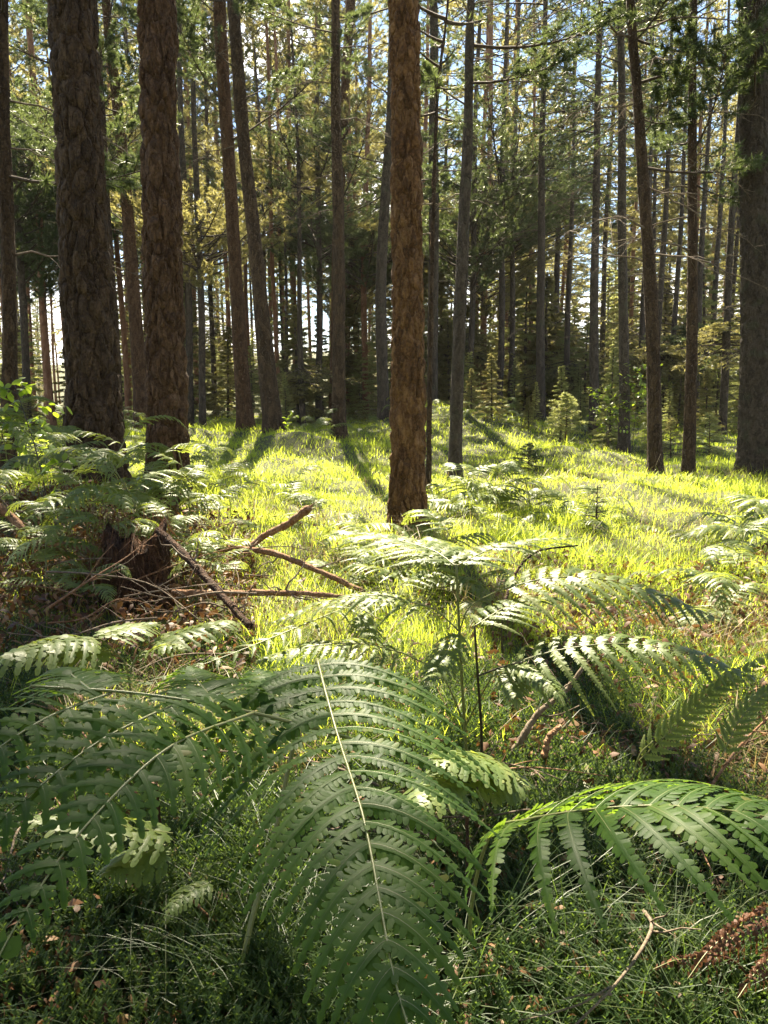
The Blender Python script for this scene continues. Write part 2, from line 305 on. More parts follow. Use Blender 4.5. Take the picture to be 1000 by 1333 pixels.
fern('bracken_fern', 'tall pale green stalked fern with level tiers of silvery blades in the sunlit grass',
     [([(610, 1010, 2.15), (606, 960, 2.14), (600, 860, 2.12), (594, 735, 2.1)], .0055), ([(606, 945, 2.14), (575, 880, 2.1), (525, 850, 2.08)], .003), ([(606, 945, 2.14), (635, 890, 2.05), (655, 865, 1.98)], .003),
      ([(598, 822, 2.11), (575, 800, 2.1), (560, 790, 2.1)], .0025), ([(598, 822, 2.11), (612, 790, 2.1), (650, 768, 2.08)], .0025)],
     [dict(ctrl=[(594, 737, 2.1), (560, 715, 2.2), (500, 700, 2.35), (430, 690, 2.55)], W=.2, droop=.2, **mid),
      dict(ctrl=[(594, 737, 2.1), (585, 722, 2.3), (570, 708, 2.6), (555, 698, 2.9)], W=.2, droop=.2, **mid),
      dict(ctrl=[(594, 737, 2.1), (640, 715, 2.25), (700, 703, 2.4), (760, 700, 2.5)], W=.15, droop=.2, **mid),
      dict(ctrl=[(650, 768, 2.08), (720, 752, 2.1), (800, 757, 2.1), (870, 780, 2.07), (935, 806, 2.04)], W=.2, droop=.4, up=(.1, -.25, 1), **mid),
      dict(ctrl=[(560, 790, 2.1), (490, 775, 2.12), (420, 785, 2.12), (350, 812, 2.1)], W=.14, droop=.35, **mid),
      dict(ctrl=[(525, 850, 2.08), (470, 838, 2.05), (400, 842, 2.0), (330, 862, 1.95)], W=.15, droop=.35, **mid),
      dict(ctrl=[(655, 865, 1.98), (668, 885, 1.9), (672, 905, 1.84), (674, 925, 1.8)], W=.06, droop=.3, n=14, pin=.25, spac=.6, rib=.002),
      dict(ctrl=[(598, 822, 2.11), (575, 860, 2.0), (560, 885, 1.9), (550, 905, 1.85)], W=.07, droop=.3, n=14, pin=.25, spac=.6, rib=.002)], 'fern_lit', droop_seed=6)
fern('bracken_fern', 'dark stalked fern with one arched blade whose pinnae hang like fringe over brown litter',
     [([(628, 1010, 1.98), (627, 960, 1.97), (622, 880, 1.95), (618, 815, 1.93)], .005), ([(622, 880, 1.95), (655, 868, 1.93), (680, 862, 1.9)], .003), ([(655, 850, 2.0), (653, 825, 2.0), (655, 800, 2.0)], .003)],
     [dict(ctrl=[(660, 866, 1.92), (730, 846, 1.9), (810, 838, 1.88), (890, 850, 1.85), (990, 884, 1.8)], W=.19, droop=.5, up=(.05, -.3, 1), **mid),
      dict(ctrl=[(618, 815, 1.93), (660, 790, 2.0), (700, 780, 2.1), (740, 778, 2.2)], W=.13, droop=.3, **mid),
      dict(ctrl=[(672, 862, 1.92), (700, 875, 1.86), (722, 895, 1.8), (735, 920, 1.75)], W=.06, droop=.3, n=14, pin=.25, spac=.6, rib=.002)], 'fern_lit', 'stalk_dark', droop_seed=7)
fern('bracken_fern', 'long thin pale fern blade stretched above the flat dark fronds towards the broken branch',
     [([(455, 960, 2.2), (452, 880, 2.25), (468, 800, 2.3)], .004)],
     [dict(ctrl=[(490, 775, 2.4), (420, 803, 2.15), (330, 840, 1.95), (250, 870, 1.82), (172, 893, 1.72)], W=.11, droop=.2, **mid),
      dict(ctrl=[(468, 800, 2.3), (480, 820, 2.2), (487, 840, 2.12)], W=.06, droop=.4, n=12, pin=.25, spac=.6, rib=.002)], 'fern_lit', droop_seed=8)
fern('bracken_fern', 'small fern with a forked pale stem and thin level blades below the rotten stump',
     [([(175, 905, 2.05), (168, 885, 2.02), (150, 850, 2.0), (125, 828, 1.98)], .004), ([(168, 885, 2.02), (175, 860, 2.03), (195, 838, 2.05)], .003)],
     [dict(ctrl=[(125, 828, 1.98), (170, 815, 2.05), (210, 810, 2.15)], W=.09, droop=.25, n=13, pin=.25, spac=.7, rib=.002),
      dict(ctrl=[(130, 832, 1.98), (80, 832, 1.9), (20, 850, 1.8), (-50, 880, 1.75)], W=.12, droop=.4, n=15, pin=.2, spac=.7, rib=.002),
      dict(ctrl=[(150, 852, 2.0), (110, 845, 1.98), (60, 850, 1.95), (20, 862, 1.93)], W=.085, droop=.35, n=13, pin=.25, spac=.7, rib=.002),
      dict(ctrl=[(195, 838, 2.05), (240, 822, 2.08), (290, 810, 2.12), (318, 812, 2.15)], W=.10, droop=.3, n=13, pin=.22, spac=.7, rib=.002),
      dict(ctrl=[(185, 850, 2.04), (215, 840, 1.98), (245, 842, 1.92)], W=.06, droop=.3, n=10, pin=.28, spac=.7, rib=.002)], 'fern_lit', droop_seed=9)
fern('bracken_fern', 'light yellow green fern blade rising edge-on out of grass beside flat pale leaves',
     [([(815, 1020, 1.95), (830, 990, 1.93), (850, 965, 1.92)], .003)],
     [dict(ctrl=[(830, 992, 1.93), (880, 945, 1.92), (935, 895, 1.9), (1015, 845, 1.88)], W=.065, droop=.15, up=(-.1, -.7, .9), n=20, pin=.2, spac=.5, rib=.002, a0=55, a1=35),
      dict(ctrl=[(940, 985, 1.7), (965, 935, 1.72), (1000, 900, 1.74), (1040, 880, 1.76)], W=.05, droop=.15, up=(-.1, -.7, .9), n=16, pin=.2, spac=.5, rib=.002, a0=55, a1=35)], 'fern_lit', droop_seed=10)
fern('bracken_fern', 'pale half lit fern frond lying low under the long lobed blades',
     [([(250, 1180, 1.62), (225, 1120, 1.58), (215, 1090, 1.55)], .003)],
     [dict(ctrl=[(225, 1085, 1.55), (150, 1075, 1.5), (80, 1070, 1.46), (20, 1062, 1.44)], W=.1, droop=.25, n=14, pin=.22, spac=.7, rib=.002),
      dict(ctrl=[(215, 1100, 1.55), (180, 1115, 1.5), (130, 1140, 1.42)], W=.08, droop=.3, n=12, pin=.25, spac=.7, rib=.002)], 'fern_lit', droop_seed=12)
fern('bracken_fern', 'tiny yellow fern sprig among the moss beside the stalk of the arching frond',
     [([(300, 1235, 1.45), (280, 1190, 1.43), (262, 1165, 1.42)], .0025)],
     [dict(ctrl=[(275, 1148, 1.44), (245, 1162, 1.4), (222, 1185, 1.36), (214, 1205, 1.34)], W=.04, droop=.2, n=10, pin=.32, spac=.7, rib=.0015)], 'fern_lit', droop_seed=13)
fern('bracken_fern', 'low bright fern half hidden behind the arching frond by the dark stalks',
     [([(640, 1030, 1.75), (625, 1005, 1.72), (600, 995, 1.7)], .003)],
     [dict(ctrl=[(650, 990, 1.75), (610, 985, 1.68), (560, 990, 1.6)], W=.13, droop=.3, n=14, pin=.2, spac=.6, rib=.002),
      dict(ctrl=[(600, 1000, 1.7), (560, 1035, 1.55), (535, 1065, 1.5)], W=.1, droop=.3, n=13, pin=.22, spac=.65, rib=.002),
      dict(ctrl=[(620, 1005, 1.72), (650, 1010, 1.7), (690, 1025, 1.66)], W=.1, droop=.3, n=13, pin=.22, spac=.65, rib=.002)], 'fern_lit', droop_seed=14)
# shrivelled red-brown fern
fern('dead_fern', 'shrivelled red brown dead fern crumpled in the fine grass',
     [([(1010, 1270, 1.3), (960, 1255, 1.25), (905, 1240, 1.2)], .003)],
     [dict(ctrl=[(1010, 1185, 1.28), (965, 1205, 1.22), (925, 1235, 1.18), (895, 1275, 1.14)], W=.04, droop=.9, n=16, pin=.3, spac=.5, rib=.002, up=(.3, -.5, .6), fwd=-.3, arch=.6),
      dict(ctrl=[(960, 1215, 1.3), (920, 1245, 1.25), (880, 1250, 1.2), (850, 1262, 1.18)], W=.034, droop=.8, n=14, pin=.3, spac=.5, rib=.002, up=(-.3, -.6, .5), fwd=-.4, arch=.6),
      dict(ctrl=[(1020, 1230, 1.2), (985, 1265, 1.14), (960, 1300, 1.1)], W=.034, droop=.8, n=13, pin=.3, spac=.5, rib=.002, up=(.2, -.7, .4), fwd=-.4, arch=.7)], 'fern_brown', 'fern_brown', droop_seed=15)

# low-detail bracken plants for the bank and the clearing
def fern_proto(seed, mat, h=.6, nb=5, lean=0):
    rnd = random.Random(seed)
    t = thing('bracken_fern', 'bracken', 'fern', (0, -50, -5))
    mb = MB(); st = spline([(0, 0, -.03), (rnd.uniform(-.03, .03), rnd.uniform(-.03, .03), h * .5), (rnd.uniform(-.08, .08), rnd.uniform(-.08, .08), h)], 10)
    tube(mb, st, np.linspace(.006, .003, 10), 5, 0, .4); mb.build('stalk', [M['rib']], t)
    az = rnd.uniform(0, 6.28)
    for k in range(nb):
        a = az + k * 2.4 + rnd.uniform(-.4, .4); lev = 1 - .35 * (k // 2) / max(1, nb // 2) ; z0 = h * (1 - .16 * (nb - 1 - k) / 1.2) if nb > 1 else h
        z0 = h * (.55 + .45 * (k + 1) / nb); i = min(9, int(z0 / h * 9)); b = st[i]
        Lb = rnd.uniform(.42, .62) * (1.1 - .3 * k / nb); d = np.array([math.cos(a), math.sin(a), 0])
        c = [b, b + d * Lb * .35 + [0, 0, .07], b + d * Lb * .7 + [0, 0, .07], b + d * Lb - [0, 0, rnd.uniform(.02, .12)]]
        m2 = MB(); blade(m2, c, Lb * .36, n=14, droop=.3, pin=.125, spac=.5, hi=False, roll=.3, rnd=rnd, rib=.0025); m2.build('frond', [M[mat], M['rib']], t)
    return t
protoA = [fern_proto(20 + k, 'fern_lit', .5 + .07 * k, 4 + k % 2) for k in range(4)]
used = set()
def place_fern(k, x, y, rz, s, label, group, sink=0):
    z = float(H(x, y)) - sink
    if k not in used:
        used.add(k); o = protoA[k]; o.location = (x, y, z); o.rotation_euler = (0, 0, rz); o.scale = (s, s, s); o['label'] = label; o['group'] = group
    else: o = dup(protoA[k], (x, y, z), rz, s, label, group)
    o.rotation_euler = (random.uniform(-.12, .12), random.uniform(-.12, .12), rz)
    return o
LB = 'bracken fern crowding the shady bank of dead twigs around the cracked pine trunks'
for k, (px, py, d, s) in enumerate([(40, 640, 4.7, .95), (110, 650, 5.0, 1.0), (170, 660, 4.6, 1.05), (235, 655, 5.2, .95), (280, 660, 5.6, .85), (75, 610, 6.0, 1.0), (150, 610, 6.2, 1.1), (10, 615, 6.4, 1.0), (205, 640, 5.8, 1.05),
        (300, 640, 6.3, .8), (120, 690, 4.1, .8), (30, 575, 8.0, .9), (90, 590, 7.6, .9), (270, 620, 7.9, .8), (190, 590, 8.8, .8), (60, 700, 4.0, .6), (60, 745, 3.75, .5), (120, 760, 3.7, .45), (255, 700, 4.3, .6), (290, 725, 4.0, .5), (330, 690, 4.8, .6), (20, 720, 4.0, .55), (160, 690, 4.4, .7), (-30, 650, 5.2, 1.0), (-40, 600, 7.0, 1.0), (215, 700, 4.4, .7), (160, 585, 10, .9), (20, 560, 11, .9), (60, 565, 12, .9), (300, 600, 10, .7)]):
    p = P(px, py, d); place_fern(k % 4, p[0], d, random.uniform(0, 6.28), s, LB, 'ferns on the shady bank')
LG = 'pale sunlit bracken fern growing low in the bright clearing grass'
for k, (px, d, s) in enumerate([(575, 8.0, 1.0), (610, 8.3, 1.05), (650, 8.0, 1.05), (690, 8.4, 1.0), (730, 7.8, .9), (630, 7.3, .8), (600, 9.0, .9), (760, 7.2, .8), (820, 7.5, .8), (560, 6.4, .7), (430, 6.2, .7), (400, 7.3, .7), (450, 5.4, .8), (480, 4.9, .8), (520, 4.4, .8), (560, 4.6, .8), (430, 4.6, .7),
        (640, 4.4, .7), (960, 6.2, .9), (1000, 5.6, 1.0), (920, 6.8, .8), (880, 4.5, .6), (980, 4.6, .8), (960, 3.9, .7), (850, 5.6, .6), (780, 4.4, .55), (380, 8.5, .8), (700, 5.4, .5), (632, 8.6, .8), (708, 8.3, .8)]):
    place_fern(k % 4, (px - 500) / 1000 * d * 1.0, d, random.uniform(0, 6.28), s * 1.15, LG, 'ferns in the sunny clearing', .3)
LM = 'bracken fern on the grassy rise before the far trunks'
for k in range(44):
    d = random.uniform(12, 30); px = random.uniform(-20, 1020); x = (px - 500) / 1000 * d
    place_fern(k % 4, x, d, random.uniform(0, 6.28), random.uniform(.7, 1.1), LM, 'ferns on the far rise', .15)
for k in range(14):
    d = random.uniform(18, 24); x = 2.4 + random.gauss(0, 1.6)
    place_fern(k % 4, x, d, random.uniform(0, 6.28), random.uniform(.7, 1.0), LM, 'ferns on the far rise', .15)

# ------------------------------------------------------------------ trees
def needles(mb, base, D, ln, wd, m, tint):
    k = len(base); rv = norm(RNG.standard_normal((k, 3))); S = norm(np.cross(D, rv)) * wd[:, None]
    v = np.stack([base - S, base + S, base + D * ln[:, None]], 1)
    mb.add(v, None, np.arange(k * 3).reshape(-1, 3), m, np.repeat(tint, 3))
def bough(mb, p0, az, Lb, slope, r0, nt, nn, nl, nw, rnd, kind='pine', bare=.3, droop=.0):
    d = np.array([math.cos(az), math.sin(az), slope]); side = np.array([-math.sin(az), math.cos(az), 0])
    s = np.linspace(0, 1, 6)[:, None]; wob = rnd.uniform(-.15, .15)
    up = (.25 if kind == 'pine' else -.1) - droop
    c = p0 + d * Lb * s + np.array([0, 0, 1.0]) * up * Lb * s ** 2 + side * wob * Lb * s ** 2
    tube(mb, c, np.linspace(r0, r0 * .25, 6), 4, 0, rnd.random(), tip=False)
    if nt == 0: return
    tn = np.clip(rnd.gauss(.5, .18), 0, 1)
    for i in range(nt):
        t = bare + (1 - bare) * (i + rnd.random()) / nt
        k = min(int(t * 5), 4); f = t * 5 - k; b = c[k] * (1 - f) + c[k + 1] * f
        sg = 1 if i % 2 else -1; tg = norm(c[k + 1] - c[k])
        if kind == 'pine':
            tl = Lb * rnd.uniform(.16, .36) * (1.15 - .6 * t); td = norm(tg * .7 + side * sg * rnd.uniform(.3, .9) + np.array([0, 0, rnd.uniform(-.25, .5)]))
        else:
            tl = Lb * rnd.uniform(.3, .42) * (1.1 - .75 * t); td = norm(tg * .6 + side * sg * .75 + np.array([0, 0, rnd.uniform(-.35, .05)]))
        e = b + td * tl
        tube(mb, np.array([b, (b + e) / 2 + np.array([0, 0, tl * .06]), e]), [r0 * .3, r0 * .22, r0 * .12], 3, 0, .5, tip=False)
        u = (rnd.random() * .1 + np.linspace(.12, 1, nn)) if kind != 'pine' else 1 - np.abs(RNG.normal(0, .27, nn))
        u = np.clip(u, 0, 1.02); bb = b + (e - b) * u[:, None]
        if kind == 'pine': D = norm(td * .55 + RNG.standard_normal((nn, 3)) * .75 + np.array([0, 0, .15]))
        else: D = norm(td * .7 + RNG.standard_normal((nn, 3)) * np.array([.6, .6, .3]) - np.array([0, 0, .1]))
        needles(mb, bb, D, nl * RNG.uniform(.7, 1.2, nn), nw * RNG.uniform(.7, 1.2, nn), 1, np.clip(tn + RNG.normal(0, .12, nn), 0, 1))
def crown_mesh(path, h0, h1, spread, nb, rnd, kind='pine', nt=10, nn=22, nl=.13, nw=.009, profile=None, rb=.025, slope=None, keep=None, mb=None):
    """boughs from height h0 to h1 along path(h) -> point"""
    mb = mb or MB()
    for i in range(nb):
        t = (i + rnd.random()) / nb; h = h0 + (h1 - h0) * t; p = np.array(path(h))
        L = spread * (profile(t) if profile else (.5 + 1.1 * t if t < .4 else 1.0 - (t - .4) * 1.25)) * rnd.uniform(.65, 1.15)
        az = i * 2.4 + rnd.uniform(-.6, .6); L = max(L, .12 * spread)
        sl = (slope(t) if slope else (-.15 + .75 * t)) + rnd.uniform(-.15, .15)
        bd = np.array([math.cos(az), math.sin(az), sl]) * L
        if keep and not keep([p + bd * q for q in (.35, .7, 1.0)]): continue
        bough(mb, p, az, L, sl, rb * L / spread + .004, nt, nn, nl, nw, rnd, kind)
    return mb
def trunk_mesh(cs, rs, k=14, rough=0.0, plates=0.0, pscale=10.0, rows=None, flare=.35, seed=0):
    """cs (n,3), rs (n,) densified; rough = bark relief in metres"""
    mb = MB(); n = len(cs); T = tangents(cs); A = norm(np.cross(T, np.array([0, 1.0, 0]))); B = np.cross(T, A)
    th = np.arange(k) / k * 2 * np.pi
    hh = cs[:, 2] - cs[0, 2]
    rr = rs[:, None] * (1 + flare * np.exp(-hh / .26)[:, None] * (1 + .5 * np.cos(th * 5 + seed)[None]))
    rr = rr * (1 + .05 * np.sin(th * 2 + seed)[None] + .03 * np.sin(th * 3 + hh[:, None] * 1.3 + seed))
    if plates:
        D = np.zeros((n, k))
        for a in range(n):
            for b in range(k):
                r = rs[a]; q = Vector((math.cos(th[b]) * r * pscale, math.sin(th[b]) * r * pscale, hh[a] * pscale * .42 + seed * 7.3))
                w = mnoise.noise_vector(q * .8) * .55
                dd, _ = mnoise.voronoi(q + w); e = min(1, (dd[1] - dd[0]) * 2.4)
                D[a, b] = (e ** .5 - .7) + .35 * mnoise.noise(q * 3.1) + .3 * mnoise.noise(q * .35)
        rr = rr + plates * D
    elif rough:
        rr = rr + rough * RNG.standard_normal((n, k))
    v = cs[:, None] + rr[..., None] * (np.cos(th)[None, :, None] * A[:, None] + np.sin(th)[None, :, None] * B[:, None])
    i = np.arange(n - 1)[:, None] * k; j = np.arange(k)[None]; j2 = (j + 1) % k
    mb.add(v, np.stack([i + j, i + j2, i + k + j2, i + k + j], -1).reshape(-1, 4))
    return mb

SUN_EL, SUN_AZ = R(50), R(-8)      # azimuth from +Y towards +X
SUND = np.array([math.sin(SUN_AZ) * math.cos(SUN_EL), math.cos(SUN_AZ) * math.cos(SUN_EL), math.sin(SUN_EL)])
def keep_clear(prob, rnd):
    """drops boughs whose shadow would land on the clearing or bank, to let sun in"""
    def f(ps):
        u = rnd.random(); shut = 0
        for p in ps:
            g = p - SUND * ((p[2] - .3) / SUND[2])
            lo = -.35 * g[1] if g[1] > 11 else -.9 - .06 * g[1] + max(0, (5 - g[1]) * .35)
            if (1.35 if g[0] > -.15 else 3.0) < g[1] < 22 and lo < g[0] < .55 * g[1]: shut = max(shut, prob if g[1] < 12 else prob * .62)
            elif 2.8 < g[1] < 7 and -.6 * g[1] < g[0] <= lo: shut = max(shut, .6 * min(1, prob))
        return u >= shut
    return f

def near_tree(name, label, d, pts, mat, h=19, crown=None, k=16, plates=0, rows=60, dead=0, deadspan=(3, 9), pscale=10, seed=1, deadlen=1.6, low=None):
    """pts: [(px, py, width px)] from the base upward"""
    rnd = random.Random(seed)
    W = []; Rr = []
    for (px, py, w) in pts:
        p = P(px, py, d); W.append(p); Rr.append(w * fdepth(p) / 1000 / 2)
    W = np.array(W); x0, y0 = W[0][0], W[0][1]; z0 = float(H(x0, y0)) - .05
    if W[0][2] > z0 + .02:                                    # carry the trunk down to the soil
        W = np.vstack([[W[0][0], W[0][1], z0], W]); Rr = [Rr[0]] + Rr
    else: W[0][2] = z0
    base = np.array([W[0][0], W[0][1], z0])
    dirn = W[-1] - W[max(0, len(W) - 3)]; dirn = dirn / dirn[2]; dirn[:2] = np.clip(dirn[:2], -.12, .12)
    rem = z0 + h - W[-1][2]
    if rem > .5:
        W = np.vstack([W, W[-1] + dirn * rem * .5 + [rnd.uniform(-.1, .1), 0, 0], W[-1] + dirn * rem]); Rr = Rr + [Rr[-1] * .68, max(.02, Rr[-1] * .15)]
    c = spline(W - base, 240); hs = c[:, 2]; rad = np.interp(hs, [q[2] for q in W - base], Rr)
    if plates:
        hv = np.concatenate([np.linspace(0, 5.2, rows), np.linspace(5.3, h, 40)])
    else: hv = np.linspace(0, h, rows)
    cs = np.stack([np.interp(hv, hs, c[:, i]) for i in range(3)], -1); rs = np.interp(hv, hs, rad)
    if not plates:
        cs[:, 0] += .012 * np.sin(hv * 1.1 + seed)
    t = thing(name, label, 'tree', base)
    trunk_mesh(cs, rs, k, plates=plates, pscale=pscale, rough=.0 if plates else .004, seed=seed, flare=.28 if plates else .3).build('trunk', [M[mat]], t)
    path = lambda q: [np.interp(q, hs, c[:, i]) for i in range(3)]
    if crown:
        cr = dict(crown); nm = cr.pop('mat', 'needle'); kp = keep_clear(cr.pop('clear', .97), rnd)
        kp2 = lambda ps: kp([p + base for p in ps])
        kq = keep_clear(.84, rnd); kpl = lambda ps: kq([p + base for p in ps])
        cm = crown_mesh(path, rnd=rnd, keep=kp2, **cr)
        if low: crown_mesh(path, rnd=rnd, keep=kpl, mb=cm, **{**dict(nt=22, nn=84, nl=.115, nw=.0066, profile=lambda u: random.uniform(.5, 1.2), slope=lambda u: random.uniform(-.35, .35), rb=.02), **low})
        cm.build('crown', [M['bough'], M[nm]], t)
    for i in range(dead):
        hz = deadspan[0] + (deadspan[1] - deadspan[0]) * (i + rnd.random()) / dead
        p = np.array(path(hz)); r = np.interp(hz, hs, rad); az = rnd.uniform(0, 6.28)
        if rnd.random() < .75: az = (0 if rnd.random() < .5 else math.pi) + rnd.uniform(-.7, .7)
        mb = MB(); dead_bough(mb, p, az, rnd.uniform(.4, 1) * deadlen, r, rnd)
        mb.build('dead_branch', [M['twig']], t)
    return t
def dead_bough(mb, p, az, L, r, rnd):
    d = np.array([math.cos(az), math.sin(az), 0]); sd = np.array([-d[1], d[0], 0]); sl = rnd.uniform(-.1, .35); sag = rnd.uniform(.2, .7)
    s = np.linspace(0, 1, 9)[:, None]
    c = p + d * (r * .7 + L * s) + np.array([0, 0, 1.0]) * L * (sl * s - sag * s ** 2) + sd * L * rnd.uniform(-.2, .2) * s ** 2
    c[1:] += RNG.normal(0, .012 * L, (8, 3)); r0 = min(.018, .008 + L * .005)
    tube(mb, c, np.linspace(r0, .003, 9), 5, 0, .5)
    for j in range(int(3 + L * 5)):
        k = rnd.randint(2, 7); l = L * rnd.uniform(.12, .4); e = norm(d * rnd.uniform(.3, .9) + sd * rnd.choice((-1, 1)) * rnd.uniform(.4, 1) + np.array([0, 0, rnd.uniform(-.6, .4)]))
        q = c[k] + e * l * np.linspace(0, 1, 4)[:, None]; q[2:] += [0, 0, -l * .1]
        tube(mb, q, np.linspace(.006, .002, 4), 3, 0, .5, tip=False)

CR = lambda **k: {**dict(h0=12, h1=18.6, spread=2.4, nb=60, nt=11, nn=22), **k}
HB = 'bark_pine'
near_tree('pine_tree', 'thickest dark brown pine trunk with broad cracked bark plates standing behind ferns', 8.3, [(122, 612, 74), (118, 480, 68), (112, 350, 63), (104, 200, 60), (95, 40, 57)], HB, 20, CR(h0=13, h1=19.5, spread=3), 200, .05, 430, pscale=7.5, seed=3)
near_tree('pine_tree', 'cracked pine trunk with brown plated bark rising from the bank of dead twigs', 7.0, [(222, 665, 58), (219, 560, 54), (214, 400, 51), (210, 250, 49), (205, 60, 47)], 'bark_brown', 19, CR(h0=12.5, h1=18.5, spread=2.8), 190, .045, 430, pscale=8.5, seed=5)
near_tree('pine_tree', 'straight orange brown pine trunk alone in the middle of the bright grass', 7.0, [(531, 680, 45), (531, 600, 43), (531, 450, 40), (529, 250, 38), (527, 40, 37)], 'bark_orange', 19, CR(h0=13, h1=18.5, spread=2.4), 190, .03, 430, pscale=11, seed=8)
near_tree('pine_tree', 'very thick dark trunk with short broken branch stubs at the edge of the clearing', 12.4, [(986, 612, 43), (985, 500, 38), (984, 300, 35), (981, 50, 34)], 'bark_grey', 22, CR(h0=11, h1=21, spread=3.4, nb=70, mat='needle_dark', clear=.8), 130, .028, 300, dead=9, deadspan=(1.6, 8), pscale=12, low=dict(h0=5,h1=11,nb=24,spread=2.6), seed=9, deadlen=.7)
near_tree('pine_tree', 'dark trunk cut by the picture edge next to the thickest cracked pine', 9.5, [(11, 605, 21), (12, 480, 18), (8, 250, 16), (3, 0, 15)], HB, 18, CR(h0=11, h1=17.5), 24, dead=6, deadspan=(2.5, 6), low=dict(h0=3.6,h1=11,nb=22,spread=1.8), seed=12)
near_tree('pine_tree', 'grey trunk half hidden directly behind the thickest cracked pine', 17, [(146, 560, 27), (140, 400, 24), (128, 200, 22), (116, 0, 20)], HB, 20, CR(h0=13, h1=19.5), 20, low=dict(h0=6,h1=14,nb=26,spread=2.4), seed=13)
near_tree('pine_tree', 'slim leaning brown pine between the two thickest plated trunks', 19, [(184, 552, 20), (176, 400, 16), (155, 160, 13), (138, 0, 11)], 'bark_brown', 20, CR(h0=13, h1=19.5, nb=40), 14, dead=6, deadspan=(4, 10), low=dict(h0=5,h1=13,nb=30,spread=2.4), seed=14)
near_tree('pine_tree', 'reddish brown pine with leafy sprigs on its lower trunk beside a dark leaning pine', 17, [(320, 585, 21), (311, 420, 17), (298, 220, 16), (286, 0, 16)], 'bark_brown', 24, CR(h0=15, h1=23.5, spread=3.6, nb=90, nt=12, nn=22, nl=.16, nw=.013), 20, dead=5, deadspan=(4, 9), low=dict(h0=6,h1=15,nb=28,spread=2.6), seed=15)
near_tree('pine_tree', 'dark leaning pine with a swollen foot in the sunny grass', 16.5, [(357, 572, 27), (350, 500, 24), (338, 380, 19), (319, 200, 17), (303, 0, 16)], HB, 24, CR(h0=15, h1=23.5, spread=3.6, nb=90, nt=12, nn=22, nl=.16, nw=.013), 20, dead=6, deadspan=(5, 9), low=dict(h0=6.5,h1=15,nb=28,spread=2.6), seed=16)
near_tree('pine_tree', 'dark straight pine casting a shadow streak over the grass', 16, [(442, 590, 19), (441, 450, 17), (440, 250, 15), (437, 100, 13), (436, 0, 11)], HB, 24, CR(h0=15, h1=23.5, spread=3.6, nb=66, nt=12, nn=22, nl=.16, nw=.013), 20, dead=7, deadspan=(4, 9.5), low=dict(h0=5.5,h1=15,nb=30,spread=2.6), seed=17)
near_tree('pine_tree', 'reddish pine slanting across behind the dark straight pine', 24, [(434, 556, 14), (440, 300, 13), (449, 130, 12), (457, 0, 12)], 'bark_brown', 22, CR(h0=12, h1=21, mat='needle_warm'), 14, dead=4, deadspan=(7, 12), low=dict(h0=6,h1=14,nb=36,spread=2.8), seed=18)
near_tree('pine_tree', 'grey leaning trunk close beside the orange brown pine', 22, [(500, 560, 16), (496, 400, 14), (502, 250, 13), (510, 130, 12), (514, 0, 11)], 'bark_grey', 21, CR(h0=11, h1=20), 14, dead=5, deadspan=(5, 11), low=dict(h0=6,h1=14,nb=36,spread=2.8), seed=19)
near_tree('pine_tree', 'thin dark pole-like young trunk touching the orange brown pine', 9.5, [(557, 632, 7), (558, 540, 6.5), (562, 400, 6), (566, 250, 5), (570, 120, 4)], HB, 7, CR(h0=4.4, h1=6.9, spread=.7, nb=20, nt=6, nn=14, nl=.09, nw=.005, clear=0), 10, dead=2, deadspan=(2.5, 4), seed=20, deadlen=.5)
near_tree('pine_tree', 'brown grey pine behind the thin pole-like trunk', 24, [(563, 548, 13), (564, 400, 13), (565, 200, 12), (565, 80, 11)], 'bark_grey', 21, CR(h0=9, mat='needle_dark', h1=20, spread=2.2), 14, dead=6, deadspan=(4, 9), low=dict(h0=4.5,h1=13,nb=40,spread=2.8), seed=21)
near_tree('pine_tree', 'slanting brown pine with whorls of dry branches on the mound edge', 10.8, [(592, 622, 16.5), (597, 480, 16), (603, 300, 15), (609, 150, 12), (614, 0, 10)], 'bark_grey', 17, CR(h0=10.5, mat='needle_dark', h1=16.6, spread=2.2, nb=90), 18, dead=12, deadspan=(3.6, 7), low=dict(h0=4.2,h1=10,nb=30,spread=1.7), seed=22, deadlen=1.0)
near_tree('pine_tree', 'dark leaning pine bearing long bare drooping branches over the sunny grass', 11.6, [(854, 618, 19), (850, 450, 17), (838, 250, 15), (829, 100, 12), (822, 0, 10.5)], HB, 18, CR(h0=9.5, mat='needle_dark', h1=17.6, spread=2.4, clear=.85), 20, dead=14, deadspan=(3.0, 7.2), low=dict(h0=4.3,h1=10,nb=24,spread=2.3), seed=23, deadlen=2.2)
near_tree('pine_tree', 'straight dark pine with bare twiggy branches beside the leaning one', 12.2, [(897, 606, 16), (900, 450, 15), (902, 250, 12), (903, 0, 10)], HB, 18, CR(h0=9.5, h1=17.6, spread=2.2, clear=.85), 20, dead=13, deadspan=(3.2, 7.4), low=dict(h0=4.3,h1=10,nb=24,spread=2.2), seed=24, deadlen=1.9)
near_tree('spruce_tree', 'pale grey straight trunk behind the dark leaning pine with bare branches', 16.5, [(812, 600, 15), (812, 450, 13), (810, 250, 11), (808, 50, 9)], 'bark_grey', 19, CR(h0=6.5, h1=18.6, spread=2.0, nb=70, kind='spruce', nt=13, nn=16, nl=.07, nw=.012, mat='needle_dark', clear=.6), 16, dead=6, deadspan=(3, 6.5), seed=25)
near_tree('spruce_tree', 'slim dark trunk above the pale little pine sapling', 21, [(773, 562, 13), (774, 400, 11), (776, 250, 9), (778, 150, 8)], 'bark_grey', 18, CR(h0=6, mat='needle_dark', h1=17.6, spread=2.4, nb=80, kind='spruce', nt=13, nn=16, nl=.08, nw=.014, clear=.3), 14, dead=8, deadspan=(2.5, 7), seed=26)
